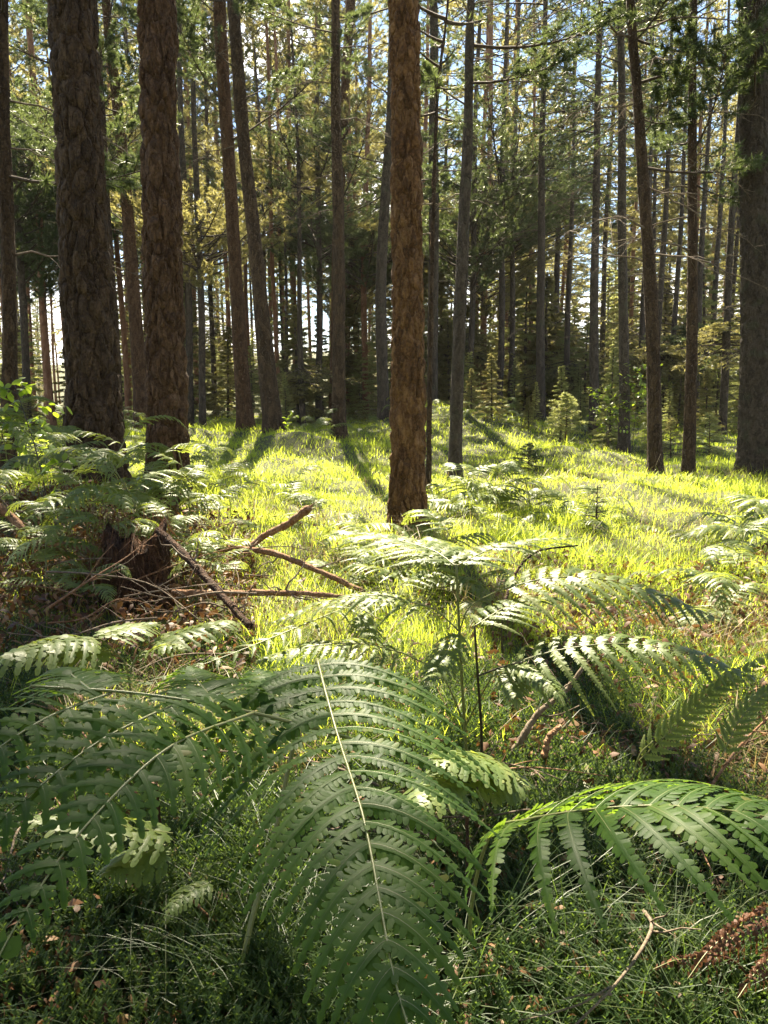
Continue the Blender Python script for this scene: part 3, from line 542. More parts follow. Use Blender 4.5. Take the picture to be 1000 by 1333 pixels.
near_tree('spruce_tree', 'slim grey trunk rising from the mound crest behind shadow stripes', 24, [(704, 552, 12), (704, 400, 10), (705, 250, 8.5), (707, 150, 7)], 'bark_grey', 18, CR(h0=7, mat='needle_dark', h1=17.6, spread=2.6, nb=90, kind='spruce', nt=13, nn=16, nl=.08, nw=.014, clear=.2), 14, dead=6, deadspan=(3, 7), seed=27)

# ---- trees further in: a few kinds, copied
def tree_proto(name, cat, seed, mat, r, h, crown, dead=0, deadspan=(3, 8), lean=.3, deadlen=1.0):
    rnd = random.Random(seed); t = thing(name, '', cat, (0, -80, -30))
    hv = np.linspace(0, h, 26); cs = np.stack([lean * (hv / h) ** 2 * rnd.uniform(-1, 1) + .05 * np.sin(hv * .5 + seed), .05 * np.cos(hv * .4 + seed), hv], -1)
    rs = r * (1 - hv / h * .85) ** .8 + .01
    tm = trunk_mesh(cs, rs, 12, rough=.006, flare=.25, seed=seed)
    path = lambda q: [np.interp(q, hv, cs[:, i]) for i in range(3)]
    for i in range(dead):
        dead_bough(tm, np.array(path(rnd.uniform(*deadspan))), rnd.uniform(0, 6.28), rnd.uniform(.4, 1) * deadlen, r * .8, rnd)
    tm.build('trunk', [M[mat]], t)
    cr = dict(crown); nm = cr.pop('mat', 'needle')
    crown_mesh(path, rnd=rnd, **cr).build('crown', [M['bough'], M[nm]], t)
    return t
PROF = lambda t: (.55 + .75 * math.sin(math.pi * min(1, t * 1.1))) * random.uniform(.6, 1.25)
SP_ = dict(kind='spruce', nt=12, nn=15, nl=.10, nw=.02)
protos = {
 'red': [tree_proto('pine_tree', 'tree', 51 + k, 'bark_red',  .095 + .014 * k, 20 + k, dict(h0=10 - k, h1=20 + k - .3, spread=2.6, nb=48, nt=15, nn=42, nl=.15, nw=.014, profile=PROF, mat='needle_warm' if k else 'needle'), 16, (3, 10), .5) for k in range(3)],
 'grey': [tree_proto('pine_tree', 'tree', 61 + k, 'bark_grey' if k else 'bark_red', .115, 20, dict(h0=6 + k, h1=19.7, spread=2.7, nb=50, nt=15, nn=42, nl=.15, nw=.014, profile=PROF, mat=['needle_warm', 'needle_warm', 'needle'][k]), 18, (2.5, 8), .4) for k in range(3)],
 'spruce': [tree_proto('spruce_tree', 'tree', 71 + k, 'bark_grey', .11, 13 + 2 * k, dict(h0=1.6 + 1.2 * k, h1=12.8 + 2 * k, spread=2.6, nb=110, mat=['needle_warm', 'needle_warm', 'needle'][k], profile=lambda t: (1 - t) ** .7 * min(1, .6 + t * 3), slope=lambda t: -.25 + .5 * t, **SP_), 10, (1, 4), .2) for k in range(3)],
 'young': [tree_proto('young_spruce', 'tree', 81 + k, 'bark_grey', .05, 4.2 + k, dict(h0=.25, h1=4.1 + k, spread=1.25, nb=80, mat=['needle_warm', 'needle_pale', 'needle_pale'][k], profile=lambda t: (1 - t) ** .8 * min(1, .7 + t * 3), slope=lambda t: -.15 + .6 * t, rb=.012, kind='spruce', nt=11, nn=20, nl=.11, nw=.02), 0, (1, 2), .1) for k in range(3)],
}
LABELS = {
 'red': 'slender reddish pine with a bare lower trunk among the far trunks beyond the clearing',
 'grey': 'slim grey brown pine with dry lower twigs among the far trunks beyond the clearing',
 'spruce': 'spruce with foliage low on its trunk in the wood beyond the clearing',
 'young': 'bushy young spruce under the tall trees beyond the clearing'}
GROUPS = {'red': 'far reddish pines', 'grey': 'far grey pines', 'spruce': 'far spruces', 'young': 'young spruces at the wood edge'}
first = {}
taken = []
def far_tree(kind, x, y, s=1.0, k=None):
    k = random.randrange(3) if k is None else k
    z = float(H(x, y)) - .05; rz = random.uniform(0, 6.28); o = protos[kind][k]
    if (kind, k) in first: o = dup(o, (x, y, z), rz, s)
    else: first[(kind, k)] = 1; o.location = (x, y, z); o.rotation_euler = (0, 0, rz); o.scale = (s, s, s)
    o['label'] = LABELS[kind]; o['group'] = GROUPS[kind]; o.rotation_euler = (random.gauss(0, .012), random.gauss(0, .018), rz); taken.append((x, y)); return o
def mid_tree(kind, x, y, s):
    """a far kind of tree whose crown is thinned to let sun onto the clearing"""
    global _mid; _mid += 1; rnd = random.Random(400 + _mid); k = rnd.randrange(3); src = protos[kind][k]
    z = float(H(x, y)) - .05; t = src.copy(); COL.objects.link(t); t.location = (x, y, z); t.scale = (s, s, s); taken.append((x, y))
    t['label'] = LABELS[kind]; t['group'] = GROUPS[kind]
    tr = [c for c in src.children if c.name.startswith('trunk')][0].copy(); COL.objects.link(tr); tr.parent = t
    hh = tr.data.vertices[len(tr.data.vertices) - 1].co.z; base = np.array([x, y, z]); kp = keep_clear(.9, rnd)
    a = dict(h0=8.5 + rnd.uniform(-2, 1.5), spread=2.9, nb=74, nt=17, nn=60, nl=.13, nw=.011, profile=PROF) if kind != 'spruce' else dict(h0=2.5, spread=2.6, nb=90, profile=lambda u: (1 - u) ** .7 * min(1, .6 + u * 3), slope=lambda u: -.25 + .5 * u, **SP_)
    crown_mesh(lambda q: [0, 0, q], h1=hh - .3, rnd=rnd, keep=lambda ps: kp([p * s + base for p in ps]), **a).build('crown', [M['bough'], M[rnd.choice(['needle', 'needle_warm'])]], t)
_mid = 0
for px, d, kind, s in [(250, 24, 'grey', .95), (266, 21, 'grey', .8), (168, 28, 'red', 1), (362, 26, 'red', .8), (372, 31, 'red', .9), (416, 25, 'grey', .9), (648, 27, 'grey', .95), (628, 31, 'red', 1), (662, 29, 'grey', .9), (686, 33, 'red', .9), (936, 21, 'spruce', .9), (40, 22, 'grey', .9),
        (70, 25, 'red', 1), (95, 27, 'red', .95), (20, 30, 'red', 1), (395, 23, 'spruce', .75), (376, 26, 'spruce', .6), (735, 28, 'spruce', .9), (850, 25, 'spruce', .9), (900, 27, 'spruce', 1), (965, 24, 'spruce', .9), (610, 26, 'grey', .9), (475, 30, 'red', 1), (455, 34, 'red', 1), (545, 32, 'red', 1), (600, 30, 'spruce', 1), (720, 33, 'spruce', 1.1), (830, 31, 'spruce', 1), (870, 28, 'spruce', .9), (920, 31, 'spruce', 1.05), (350, 30, 'spruce', .9), (440, 33, 'spruce', .9)]:
    mid_tree(kind, (px - 500) / 1000 * d, d, s)
tries = 0; count = 0
while count < 195 and tries < 6000:
    tries += 1
    d = 33 + 60 * random.random() ** 1.35; px = random.uniform(-140, 1140); x = (px - 500) / 1000 * d
    if any((x - a) ** 2 + (d - b) ** 2 < (1.15 + .01 * d) ** 2 for a, b in taken): continue
    u = random.random(); right = px > 580
    kind = ('spruce' if u < .42 else 'grey' if u < .7 else 'red') if right else ('red' if u < .62 else 'grey' if u < .86 else 'spruce')
    far_tree(kind, x, d, random.uniform(.85, 1.2)); count += 1
for px, d, s, k in [(493, 27, .75, 1), (470, 30, .6, 1), (585, 29, .9, 0), (575, 33, 1, 2), (730, 30, .8, 1), (760, 26, .7, 1), (690, 32, .8, 0), (880, 24, .55, 0), (915, 20, .42, 0), (930, 22, .5, 2), (960, 22, .55, 1), (840, 27, .7, 1), (800, 25, .6, 1), (100, 33, .8, 0), (30, 31, .7, 0), (300, 32, .9, 0), (390, 24, .9, 0), (370, 27, 1.0, 2), (420, 31, .8, 1), (990, 23, .6, 0), (650, 36, 1, 0), (210, 34, .8, 0), (-40, 26, .8, 1), (1040, 22, .8, 1)]:
    far_tree('young', (px - 500) / 1000 * d, d, s, k)
for _ in range(26):
    d = random.uniform(17, 26); px = random.uniform(600, 1000) if random.random() < .7 else random.uniform(0, 480); far_tree('young', (px - 500) / 1000 * d, d, random.uniform(.16, .42))
for _ in range(90):
    d = random.uniform(29, 62); px = random.uniform(-60, 1060) if random.random() < .55 else random.uniform(570, 1060); far_tree('young', (px - 500) / 1000 * d, d, random.uniform(.6, 1.5))
for _ in range(70):
    d = random.uniform(92, 140); px = random.uniform(-80, 1080); far_tree('spruce', (px - 500) / 1000 * d, d, random.uniform(.8, 1.2))
for _ in range(150):                                       # unseen wood beside and behind the viewer, added to block sky light
    a = R(random.uniform(75, 285)); q = random.uniform(5, 30); x, y = q * math.sin(a), q * math.cos(a)
    if any((x - u) ** 2 + (y - v) ** 2 < 6 for u, v in taken): continue
    o = far_tree(random.choice(['grey', 'spruce', 'spruce', 'young']), x, y, random.uniform(.8, 1.15)); o['label'] = 'unseen conifer of the surrounding wood, added beside or behind the viewpoint'; o['group'] = 'surrounding wood'

# ------------------------------------------------------------------ saplings with their own look
def sapling(name, label, px, d, h, mat, spread, nb, nt, nn, nl, nw, seed, h0=.12):
    rnd = random.Random(seed); x = (px - 500) / 1000 * d; b = (x, d, float(H(x, d)) - .03)
    t = thing(name, label, 'sapling', b); hv = np.linspace(0, h, 10); cs = np.stack([.02 * np.sin(hv * 3 + seed), 0 * hv, hv], -1)
    trunk_mesh(cs, np.linspace(.011 * h + .004, .003, 10), 7, seed=seed).build('trunk', [M['bark_pine']], t)
    crown_mesh(lambda q: [np.interp(q, hv, cs[:, i]) for i in range(3)], h0 * h, h * .98, spread, nb, rnd, 'spruce', nt, nn, nl, nw, profile=lambda u: (1 - u) ** .75 * min(1, .6 + u * 2.5), rb=.006, slope=lambda u: .1 + .5 * u).build('crown', [M['bough'], M[mat]], t)
sapling('pine_sapling', 'pale backlit pine sapling standing by itself on the slope of the mound', 735, 15.5, 1.15, 'needle_pale', .46, 34, 8, 16, .08, .006, 31, .35)
sapling('spruce_sapling', 'tiny dark spruce seedling with sparse twigs in the bright grass', 777, 7.0, .5, 'needle', .2, 14, 5, 12, .025, .003, 32, .2)
sapling('spruce_sapling', 'soft green spruce sapling between the two dark straight and thick trunks', 922, 15.5, .95, 'needle_pale', .55, 36, 9, 16, .05, .006, 33)
sapling('spruce_sapling', 'small spruce sapling at the foot of the straight dark pine', 873, 15.0, .85, 'needle_warm', .42, 30, 8, 14, .05, .006, 34)
sapling('spruce_sapling', 'low dark spruce bush in the hollow below the pale sapling', 690, 12.5, .5, 'needle_dark', .4, 30, 8, 14, .04, .006, 35)
def leafy(name, label, px, d, h, nl, seed, size=.05, lean=.1, mat='broad'):
    rnd = random.Random(seed); x = (px - 500) / 1000 * d; b = np.array([x, d, float(H(x, d)) - .02])
    t = thing(name, label, 'sapling', b); st = spline([(0, 0, 0), (lean * .3, 0, h * .5), (lean, 0, h)], 12); mb = MB()
    tube(mb, st, np.linspace(.007, .003, 12), 5); lb = MB()
    for i in range(nl):
        q = .3 + .7 * (i + rnd.random()) / nl; p = st[min(11, int(q * 11))]; az = rnd.uniform(0, 6.28); L = h * rnd.uniform(.12, .32) * (1.3 - q * .7)
        e = p + np.array([math.cos(az) * L, math.sin(az) * L, L * rnd.uniform(.1, .7)]); tube(mb, np.array([p, (p + e) / 2, e]), .0022, 3, tip=False)
        n = rnd.randint(4, 7); u = np.linspace(.35, 1, n)[:, None]; bb = p + (e - p) * u
        D = norm(np.array([math.cos(az), math.sin(az), -.1]) + RNG.normal(0, .6, (n, 3))); Nn = norm(np.array([0, -.15, 1.0]) + RNG.normal(0, .35, (n, 3))); S = norm(np.cross(Nn, D)); Nn = np.cross(D, S)
        leaflets(lb, bb, D, S, Nn, np.full(n, size) * RNG.uniform(.7, 1.2, n), np.full(n, size * .62), (np.array([0, .2, .5, .8]), np.array([.06, .36, .5, .3])), 0, RNG.random(n), curl=.2)
    mb.build('stem', [M['stalk_dark']], t); lb.build('leaves', [M[mat]], t)
leafy('beech_sapling', 'bright yellow green broad-leaved sprout on a thin stem near the picture-edge trunk', 62, 5.2, 1.12, 30, 41, .07, -.2)
leafy('beech_sapling', 'leafy broad-leaved shoots clothing the foot of the pale grey trunk', 822, 16.2, 2.0, 60, 42, .085, .2)
leafy('beech_sapling', 'loose broad-leaved bush beside the pale grey trunk', 790, 17.5, 1.5, 46, 43, .08, -.2)
leafy('beech_sapling', 'low broad-leaved sprout beside the dark leaning pine foot', 376, 15.8, .6, 16, 44, .06, .1)

# ------------------------------------------------------------------ dead wood
def branch(name, label, pts, r0, r1, mat='deadwood', k=10, offs=0, seed=0, cat='branch', ragged=True):
    rnd = random.Random(seed); W = np.array([P(*p) for p in pts]); base = W[0].copy(); c = spline(W - base, 40)
    rr = np.linspace(r0, r1, 40) * (1 + .12 * np.sin(np.arange(40) * .9 + seed) * RNG.uniform(.4, 1, 40))
    t = thing(name, label, cat, base); mb = MB(); c2 = c + RNG.normal(0, r0 * .1, c.shape); tube(mb, c2, rr, k)
    if ragged:
        e = c[-1]; T = norm(c[-1] - c[-3])
        for j in range(7):
            a = rnd.uniform(0, 6.28); o = np.array([math.cos(a), .3 * math.sin(a), math.sin(a)]) * r1 * .6
            tube(mb, np.array([e + o - T * .02, e + o * 1.1 + T * rnd.uniform(.01, .05)]), [r1 * .3, .001], 4, tip=False)
    mb.build('stem', [M[mat]], t)
    for j in range(offs):
        i = rnd.randint(6, 36); d = norm(np.array([rnd.uniform(-1, 1), rnd.uniform(-.6, .6), rnd.uniform(-.3, 1)])); l = rnd.uniform(.08, .26)
        m2 = MB(); q = c[i] + d * l * np.linspace(0, 1, 6)[:, None] + RNG.normal(0, .01, (6, 3)); q[0] = c[i]; tube(m2, q, np.linspace(r0 * .3, .002, 6), 5); m2.build('twig', [M['twig']], t)
branch('broken_branch', 'reddish broken branch with a ragged dark end sticking up out of the grass', [(325, 712, 4.6), (345, 697, 4.6), (375, 682, 4.55), (403, 661, 4.5)], .018, .025, k=12, seed=1)
branch('fallen_branch', 'long brown fallen branch lying level behind the ferns', [(215, 712, 4.5), (290, 714, 4.45), (350, 719, 4.4), (395, 735, 4.35), (470, 768, 4.2)], .021, .015, offs=4, seed=2)
branch('fallen_branch', 'pale fallen pole lying low across the twig heap', [(225, 772, 3.75), (300, 772, 3.7), (380, 772, 3.65), (455, 778, 3.6)], .017, .011, offs=4, seed=3)
branch('fallen_branch', 'dark slanting branch leaning down from the rotten stump into the grass', [(205, 690, 4.0), (240, 722, 3.8), (280, 765, 3.55), (325, 815, 3.25)], .022, .017, 'rotten', offs=6, seed=4)
branch('fallen_branch', 'orange barked branch sloping down into the bank of ferns', [(-40, 640, 4.4), (10, 668, 4.3), (45, 700, 4.2), (120, 716, 4.1)], .03, .015, offs=5, seed=5)
branch('fallen_branch', 'grey bent branch half buried in the shaded grass below the arched fern blade', [(665, 985, 2.2), (700, 930, 2.25), (735, 900, 2.3), (760, 868, 2.32)], .012, .006, 'twig', offs=4, seed=6)
branch('fallen_branch', 'pale bleached piece of branch lying in grass beside the dark stalks', [(708, 985, 2.1), (715, 960, 2.12), (730, 945, 2.15)], .011, .007, 'deadwood', seed=7)
branch('bare_stem', 'dark bare stem curving over the bright grass above the silvery blades', [(655, 790, 2.6), (672, 745, 2.75), (700, 718, 2.8), (752, 710, 2.85)], .006, .003, 'rotten', offs=1, seed=8, cat='stem', ragged=False)
branch('bare_stem', 'orange ringed dead fern stem leaning in the dark moss', [(325, 1255, 1.42), (290, 1215, 1.42), (245, 1165, 1.43)], .004, .003, 'deadwood', seed=9, cat='stem', ragged=False)
branch('bare_stem', 'thin dark upright fern stem behind the long lobed blades', [(216, 1195, 1.65), (212, 1110, 1.62), (203, 1020, 1.6)], .004, .003, 'rotten', seed=10, cat='stem', ragged=False)
branch('bare_stem', 'upright dark fern stem under the arching frond tip', [(612, 1330, 1.36), (610, 1200, 1.45), (608, 1060, 1.6)], .005, .004, 'rotten', seed=11, cat='stem', ragged=False)
# rotten stump
def stump():
    p = P(182, 800, 4.0); x, y = p[0], 4.0; z = float(H(x, y)) - .08; t = thing('rotten_stump', 'dark rotten broken stump wrapped in fibrous red brown strands', 'stump', (x, y, z))
    k, n = 40, 26; th = np.arange(k) / k * 2 * np.pi; hv = np.linspace(0, .62, n); top = .46 + .05 * np.sin(th * 2 + 1) + .03 * np.sin(th * 7) + RNG.normal(0, .02, k)
    zz = hv[:, None] / .62 * top[None]; r = .17 * (1 + .5 * np.exp(-zz / .12)) * (1 - .25 * zz) + .012 * np.sin(th * 11)[None] + RNG.normal(0, .005, (n, k))
    v = np.stack([r * np.cos(th), r * np.sin(th), zz], -1).reshape(-1, 3); v = np.vstack([v, [0, 0, .3]])
    i = np.arange(n - 1)[:, None] * k; j = np.arange(k)[None]; j2 = (j + 1) % k
    mb = MB(); a = (n - 1) * k; mb.add(v, np.stack([i + j, i + j2, i + k + j2, i + k + j], -1).reshape(-1, 4), [(a + q, a + (q + 1) % k, n * k) for q in range(k)])
    mb.build('trunk', [M['rotten']], t)
    m2 = MB(); K = 380; a = RNG.uniform(0, 6.28, K); b = np.stack([np.cos(a) * .17, np.sin(a) * .17, RNG.uniform(.15, .6, K)], -1)
    D = norm(np.stack([np.cos(a) * .5, np.sin(a) * .5, -1.0 + 0 * a], -1) + RNG.normal(0, .3, (K, 3))); needles(m2, b, D, RNG.uniform(.05, .2, K), np.full(K, .0018), 0, RNG.random(K))
    m2.build('fibres', [M['fern_brown']], t)
stump()
# loose twigs, each its own
tw = []
for s in range(6):
    rnd = random.Random(90 + s); mb = MB(); L = .55 + .1 * s
    c = spline([(0, 0, 0), (L * .3, rnd.uniform(-.06, .06), rnd.uniform(0, .1)), (L * .65, rnd.uniform(-.1, .1), rnd.uniform(-.02, .14)), (L, rnd.uniform(-.1, .1), rnd.uniform(-.05, .1))], 14)
    tube(mb, c, np.linspace(.0065, .002, 14), 5)
    for j in range(5):
        i = rnd.randint(2, 11); d = norm(np.array([rnd.uniform(.2, 1), rnd.uniform(-1, 1), rnd.uniform(-.4, .8)])); tube(mb, c[i] + d * rnd.uniform(.08, .25) * np.linspace(0, 1, 4)[:, None] + RNG.normal(0, .004, (4, 3)), np.linspace(.0035, .0012, 4), 4)
    tw.append(mb.mesh('twig', [M['twig' if s % 2 else 'deadwood']]))
def twig(x, y, lift, label, group, s=1):
    o = bpy.data.objects.new('dead_twig', random.choice(tw)); COL.objects.link(o); o.location = (x, y, float(H(x, y)) + lift)
    o.rotation_euler = (random.uniform(-.5, .5), random.uniform(-.3, .2), random.uniform(0, 6.28)); o.scale = (s, s, s); tag(o, label, 'twig', group)
for _ in range(40):
    px = random.uniform(-20, 340); d = random.uniform(3.0, 6.0)
    twig((px - 500) / 1000 * d, d, random.uniform(.0, .3), 'thin dead twig tangled in the brush heap around the rotten stump', 'brush heap twigs', random.uniform(.5, .9))
for _ in range(30):
    px = random.uniform(-20, 1020); d = random.uniform(1.4, 2.8)
    twig((px - 500) / 1000 * d, d, random.uniform(.02, .1), 'thin dead twig lying among the moss and fine grass under the ferns', 'twigs on the moss', random.uniform(.4, .8))

# ------------------------------------------------------------------ grass, moss and litter (uncountable)
def blades_mesh(name, N, sampler, lenf, widf, mat, bend=.6, stiff=.25, tintf=None, label=None):
    x, y = sampler(N); N = len(x); z = H(x, y); ln = lenf(x, y, N); wd = widf(x, y, N)
    az = RNG.uniform(0, 2 * np.pi, N); D = np.stack([np.cos(az), np.sin(az), 0 * az], -1); S = np.stack([-np.sin(az), np.cos(az), 0 * az], -1)
    b = np.stack([x, y, z - .01], -1); bd = bend * RNG.uniform(.2, 1.3, N)
    u = np.array([0, .4, .75, 1.0]); prof = np.array([.8, 1, .65, 0])
    rows = []
    for uu, pw in zip(u, prof):
        c = b + D * (ln * bd * uu ** 1.9 * .8 + ln * stiff * uu * .4)[:, None]; c[:, 2] += ln * (uu - .42 * bd * uu ** 2.4)
        if pw > 0: rows += [c - S * (wd * pw * .5)[:, None], c + S * (wd * pw * .5)[:, None]]
        else: rows.append(c)
    v = np.stack(rows, 1); o = (np.arange(N) * 7)[:, None, None]
    q = (np.array([[0, 1, 3, 2], [2, 3, 5, 4]])[None] + o).reshape(-1, 4); t = (np.array([[4, 5, 6]])[None] + o).reshape(-1, 3)
    tn = RNG.beta(2, 2, N) if tintf is None else tintf(x, y, N)
    mb = MB(); mb.add(v.reshape(-1, 3), q, t, 0, np.repeat(tn, 7)); ob = mb.build(name, [M[mat]]); tag(ob, label, 'grass', kind='stuff'); return ob
def fan(d0, d1, spread=.66, extra=.7, power=1.0):
    def f(N):
        d = d0 * (d1 / d0) ** (RNG.random(N) ** power); x = RNG.uniform(-1, 1, N) * (spread * d + extra); return x, d
    return f
def clump(f, scale, thr, keepmin=.15, seed=0):
    def g(N):
        x, y = f(int(N * 1.8)); q = np.sin(x * scale + seed + 1.3 * np.sin(y * scale * .7)) * np.sin(y * scale * .9 - seed + 1.1 * np.sin(x * scale * .6)) + .4 * np.sin(x * scale * 3.1 + y * scale * 2.3)
        k = (q > thr) | (RNG.random(len(x)) < keepmin); return x[k][:N], y[k][:N]
    return g
def not_bank(f):
    def g(N):
        x, y = f(int(N * 1.3)); px = x / y; bank = (y > 2.6) & (y < 8.5) & (px < -.17 - .02 * (y - 3)); k = ~bank | (RNG.random(len(x)) < .22); return x[k][:N], y[k][:N]
    return g
def g_len(x, y, N):
    l = RNG.uniform(.09, .3, N) * (.8 + .35 * np.sin(x * 1.9 + 2 * np.sin(y)) * np.sin(y * 1.4)); return np.clip(l, .08, .6)
gw = lambda x, y, N: np.maximum(.0026, .00058 * y) * RNG.uniform(.5, 1.4, N)
blades_mesh('grass', 200000, not_bank(fan(2.5, 34)), lambda x, y, N: .55 * g_len(x, y, N), gw, 'grass', .9, .4, label='short bright yellow green grass covering the sunny clearing')
blades_mesh('grass', 75000, clump(not_bank(fan(2.3, 30)), 2.3, .25, .06, 3), lambda x, y, N: 1.05 * g_len(x, y, N), gw, 'grass', 1.0, .45, label='longer tufts of bright green grass scattered over the clearing')
blades_mesh('grass', 13000, clump(not_bank(fan(2.0, 12)), 3.1, .45, .02, 8), lambda x, y, N: RNG.uniform(.12, .4, N), lambda x, y, N: np.maximum(.002, .0006 * y) * RNG.uniform(.5, 1.3, N), 'straw', 1.1, .6, label='dry straw coloured grass blades between the green tufts')
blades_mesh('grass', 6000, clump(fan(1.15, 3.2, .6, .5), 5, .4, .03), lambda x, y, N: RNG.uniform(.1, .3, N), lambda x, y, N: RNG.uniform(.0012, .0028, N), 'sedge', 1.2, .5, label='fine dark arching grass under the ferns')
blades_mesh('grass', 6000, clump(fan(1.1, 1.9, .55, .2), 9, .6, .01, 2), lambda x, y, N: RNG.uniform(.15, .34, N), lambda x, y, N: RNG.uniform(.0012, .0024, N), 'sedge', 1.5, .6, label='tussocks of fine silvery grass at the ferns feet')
# moss sprigs: short upright stems ringed with narrow leaves
def sprigs(name, N, sampler, hgt, mat, label, ll=.013):
    x, y = sampler(N); N = len(x); z = H(x, y); h = hgt * RNG.uniform(.5, 1.3, N); az = RNG.uniform(0, 6.28, N); ti = RNG.uniform(0, .5, N)
    ax = np.stack([np.cos(az) * ti, np.sin(az) * ti, np.ones(N)], -1); ax = norm(ax); m = 26; mb = MB(); tn = RNG.beta(2, 2, N)
    for k in range(m):
        u = .15 + .85 * k / (m - 1); th = k * 2.4 + az; b = np.stack([x, y, z], -1) + ax * (h * u)[:, None]
        D = norm(np.stack([np.cos(th), np.sin(th), .5 + .9 * u + 0 * th], -1)); L = ll * (1.15 - .45 * u) * (h / hgt) ** .3
        S = norm(np.cross(D, np.array([0, 0, 1.0]))) * .0027
        v = np.stack([b - S * .5, b + D * (L * .5)[:, None] - S, b + D * (L * .5)[:, None] + S, b + S * .5, b + D * L[:, None]], 1); o = (np.arange(N) * 5)[:, None, None]
        mb.add(v.reshape(-1, 3), (np.array([[0, 3, 2, 1]])[None] + o).reshape(-1, 4), (np.array([[1, 2, 4]])[None] + o).reshape(-1, 3), 0, np.repeat(np.clip(tn + .25 * (u - .5), 0, 1), 5))
    tag(mb.build(name, [M[mat]]), label, 'moss', kind='stuff')
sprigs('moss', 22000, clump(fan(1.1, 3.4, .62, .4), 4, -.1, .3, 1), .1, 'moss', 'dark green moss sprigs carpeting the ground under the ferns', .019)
def litter(N, sampler, size, mat, label, name='dead_leaves', lift=.02):
    x, y = sampler(N); N = len(x); b = np.stack([x, y, H(x, y) + RNG.uniform(.004, lift, N)], -1); az = RNG.uniform(0, 6.28, N)
    D = norm(np.stack([np.cos(az), np.sin(az), RNG.normal(0, .4, N)], -1)); Nn = norm(np.array([0, 0, 1.0]) + RNG.normal(0, .5, (N, 3))); S = norm(np.cross(Nn, D)); Nn = np.cross(D, S)
    mb = MB(); ln = size * RNG.uniform(.5, 1.5, N); leaflets(mb, b, D, S, Nn, ln, ln * RNG.uniform(.25, .7, N), (np.array([0, .3, .7]), np.array([.1, .5, .36])), 0, RNG.random(N), curl=.9)
    tag(mb.build(name, [M[mat]]), label, 'leaf litter', kind='stuff')
litter(16000, fan(1.1, 8, .62, .4), .024, 'litter', 'brown dead leaves and fern scraps strewn over the ground', lift=.09)
def rightpatch(N):
    d = RNG.uniform(2.1, 5.5, N); px = RNG.uniform(640, 1040, N); return (px - 500) / 1000 * d, d
litter(3800, rightpatch, .035, 'litter', 'red brown fern litter showing through the grass', lift=.12)
def bankpatch(N):
    d = RNG.uniform(2.9, 6.5, N); px = RNG.uniform(-30, 330, N); return (px - 500) / 1000 * d, d
litter(6000, bankpatch, .035, 'litter', 'rusty needles and dead leaves covering the twig bank', lift=.16)
def needle_litter(N):
    x, y = fan(1.1, 4.0, .62, .4)(N); az = RNG.uniform(0, 6.28, N); mb = MB()
    needles(mb, np.stack([x, y, H(x, y) + RNG.uniform(.003, .03, N)], -1), norm(np.stack([np.cos(az), np.sin(az), RNG.normal(0, .15, N)], -1)), RNG.uniform(.03, .07, N), np.full(N, .0009), 0, RNG.random(N))
    tag(mb.build('needle_litter', [M['litter']]), 'fallen brown pine needles over the soil under the ferns', 'leaf litter', kind='stuff')
needle_litter(30000)
# flat pale leaves in the grass
for k, (px, py, d) in enumerate([(775, 975, 2.05), (760, 1000, 2.0), (850, 985, 2.0), (840, 1000, 1.95), (885, 998, 1.95), (800, 965, 2.1)]):
    p = P(px, py, d); x, y = p[0], d; mb = MB(); a = random.uniform(0, 6.28); D = np.array([[math.cos(a), math.sin(a), .15]]); D = norm(D); Nn = norm(np.array([[.1, -.2, 1.0]])); S = norm(np.cross(Nn, D))
    leaflets(mb, np.zeros((1, 3)), D, S, np.cross(D, S), np.array([.085]), np.array([.075]), (np.array([0, .15, .4, .65, .85]), np.array([.15, .42, .5, .42, .25])), 0, np.array([.9]), .15)
    o = mb.build('ground_leaf', [M['needle_pale']]); o.location = (x, y, float(H(x, y)) + .07); tag(o, 'broad flat pale leaf low in the grass under the edge-on fern blade', 'leaf', 'flat pale leaves')

# ------------------------------------------------------------------ sky and sun
wd = bpy.data.worlds.new('World'); sc.world = wd; wd.use_nodes = True; nt = wd.node_tree; N = nt.nodes; L = nt.links; N.clear()
sky = N.new('ShaderNodeTexSky'); sky.sky_type = 'NISHITA'; sky.sun_disc = False; sky.sun_elevation = SUN_EL; sky.sun_rotation = SUN_AZ; sky.air_density = 1.0; sky.dust_density = .1; sky.ozone_density = 1.5
tc = N.new('ShaderNodeTexCoord'); mp = N.new('ShaderNodeMapping'); mp.inputs['Scale'].default_value = (1, 1, 2.2); L.new(tc.outputs['Generated'], mp.inputs[0])
nz = N.new('ShaderNodeTexNoise'); nz.inputs['Scale'].default_value = 3.2; nz.inputs['Detail'].default_value = 7; nz.inputs['Roughness'].default_value = .55; L.new(mp.outputs[0], nz.inputs['Vector'])
sx = N.new('ShaderNodeSeparateXYZ'); L.new(tc.outputs['Generated'], sx.inputs[0])
el = N.new('ShaderNodeMapRange'); el.inputs['From Min'].default_value = .02; el.inputs['From Max'].default_value = .5; el.inputs['To Min'].default_value = .11; el.inputs['To Max'].default_value = -.12; L.new(sx.outputs['Z'], el.inputs[0])
ad = N.new('ShaderNodeMath'); ad.operation = 'ADD'; L.new(nz.outputs['Fac'], ad.inputs[0]); L.new(el.outputs[0], ad.inputs[1])
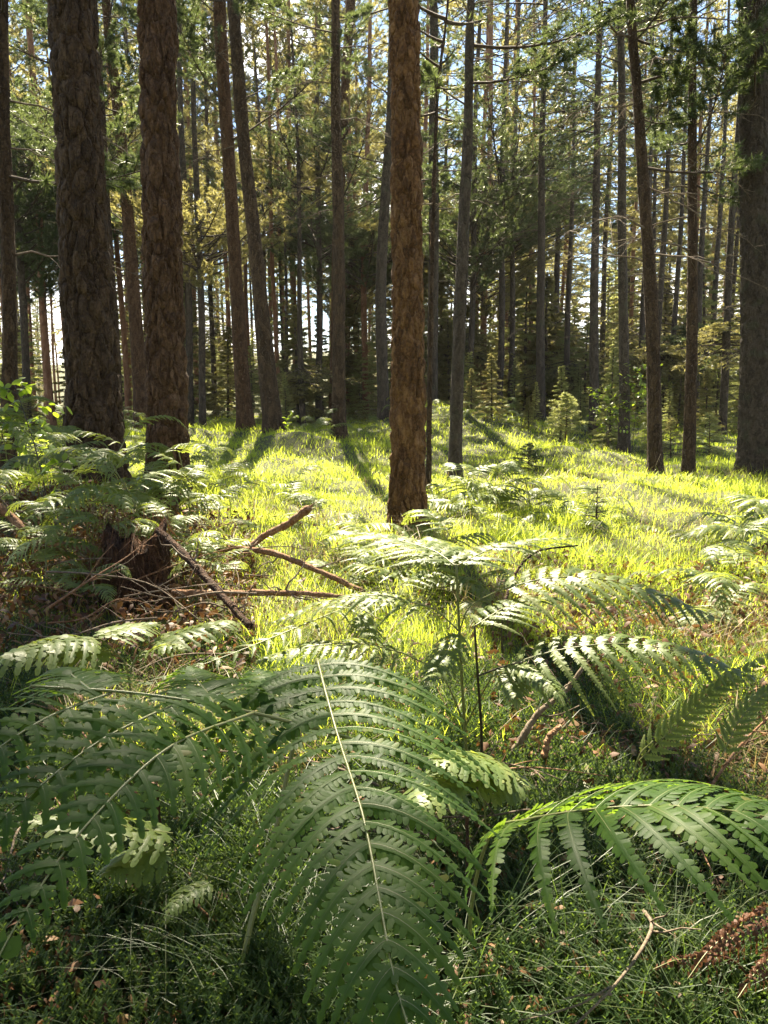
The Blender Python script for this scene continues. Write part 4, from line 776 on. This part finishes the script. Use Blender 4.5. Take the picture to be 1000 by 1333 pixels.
cr = ramp(N, [(.50, (0, 0, 0)), (.62, (1, 1, 1))]); L.new(ad.outputs[0], cr.inputs[0])
mx = N.new('ShaderNodeMix'); mx.data_type = 'RGBA'; L.new(cr.outputs[0], mx.inputs[0]); L.new(sky.outputs[0], mx.inputs[6]); mx.inputs[7].default_value = (15, 14.6, 14.2, 1)
bg = N.new('ShaderNodeBackground'); bg.inputs['Strength'].default_value = .05; L.new(mx.outputs[2], bg.inputs['Color'])
ow = N.new('ShaderNodeOutputWorld'); L.new(bg.outputs[0], ow.inputs['Surface'])
sl = bpy.data.lights.new('sun', 'SUN'); sl.energy = 5.0; sl.angle = R(.53); sl.color = (1, .89, .68)
so = bpy.data.objects.new('sun', sl); COL.objects.link(so); so.rotation_euler = Vector(-SUND).to_track_quat('-Z', 'Y').to_euler()

# ------------------------------------------------------------------ woodland air
hb = MB(); hx, hy0, hy1, hz0, hz1 = 110, -45, 300, -3.5, 42
hv = [(x, y, z) for x in (-hx, hx) for y in (hy0, hy1) for z in (hz0, hz1)]
hb.add(hv, [(0, 1, 3, 2), (4, 6, 7, 5), (0, 4, 5, 1), (2, 3, 7, 6), (0, 2, 6, 4), (1, 5, 7, 3)])
hm, hnt, HN, HL = nodes('air'); pv = HN.new('ShaderNodeVolumePrincipled'); pv.inputs['Density'].default_value = .0003; pv.inputs['Color'].default_value = (.97, .9, .76, 1); pv.inputs['Anisotropy'].default_value = .2
ho = HN.new('ShaderNodeOutputMaterial'); HL.new(pv.outputs[0], ho.inputs['Volume'])
tag(hb.build('haze', [hm], smooth=False), 'thin warm air hanging between the far trunks', 'haze', kind='stuff')

# ------------------------------------------------------------------ render settings
sc.view_settings.view_transform = 'Standard'; sc.view_settings.look = 'None'; sc.view_settings.gamma = 1; sc.view_settings.exposure = 2.5
cy = sc.cycles; cy.max_bounces = 7; cy.diffuse_bounces = 4; cy.glossy_bounces = 2; cy.transmission_bounces = 5; cy.transparent_max_bounces = 8
cy.sample_clamp_indirect = 6; cy.caustics_reflective = False; cy.caustics_refractive = False
cy.use_denoising = True
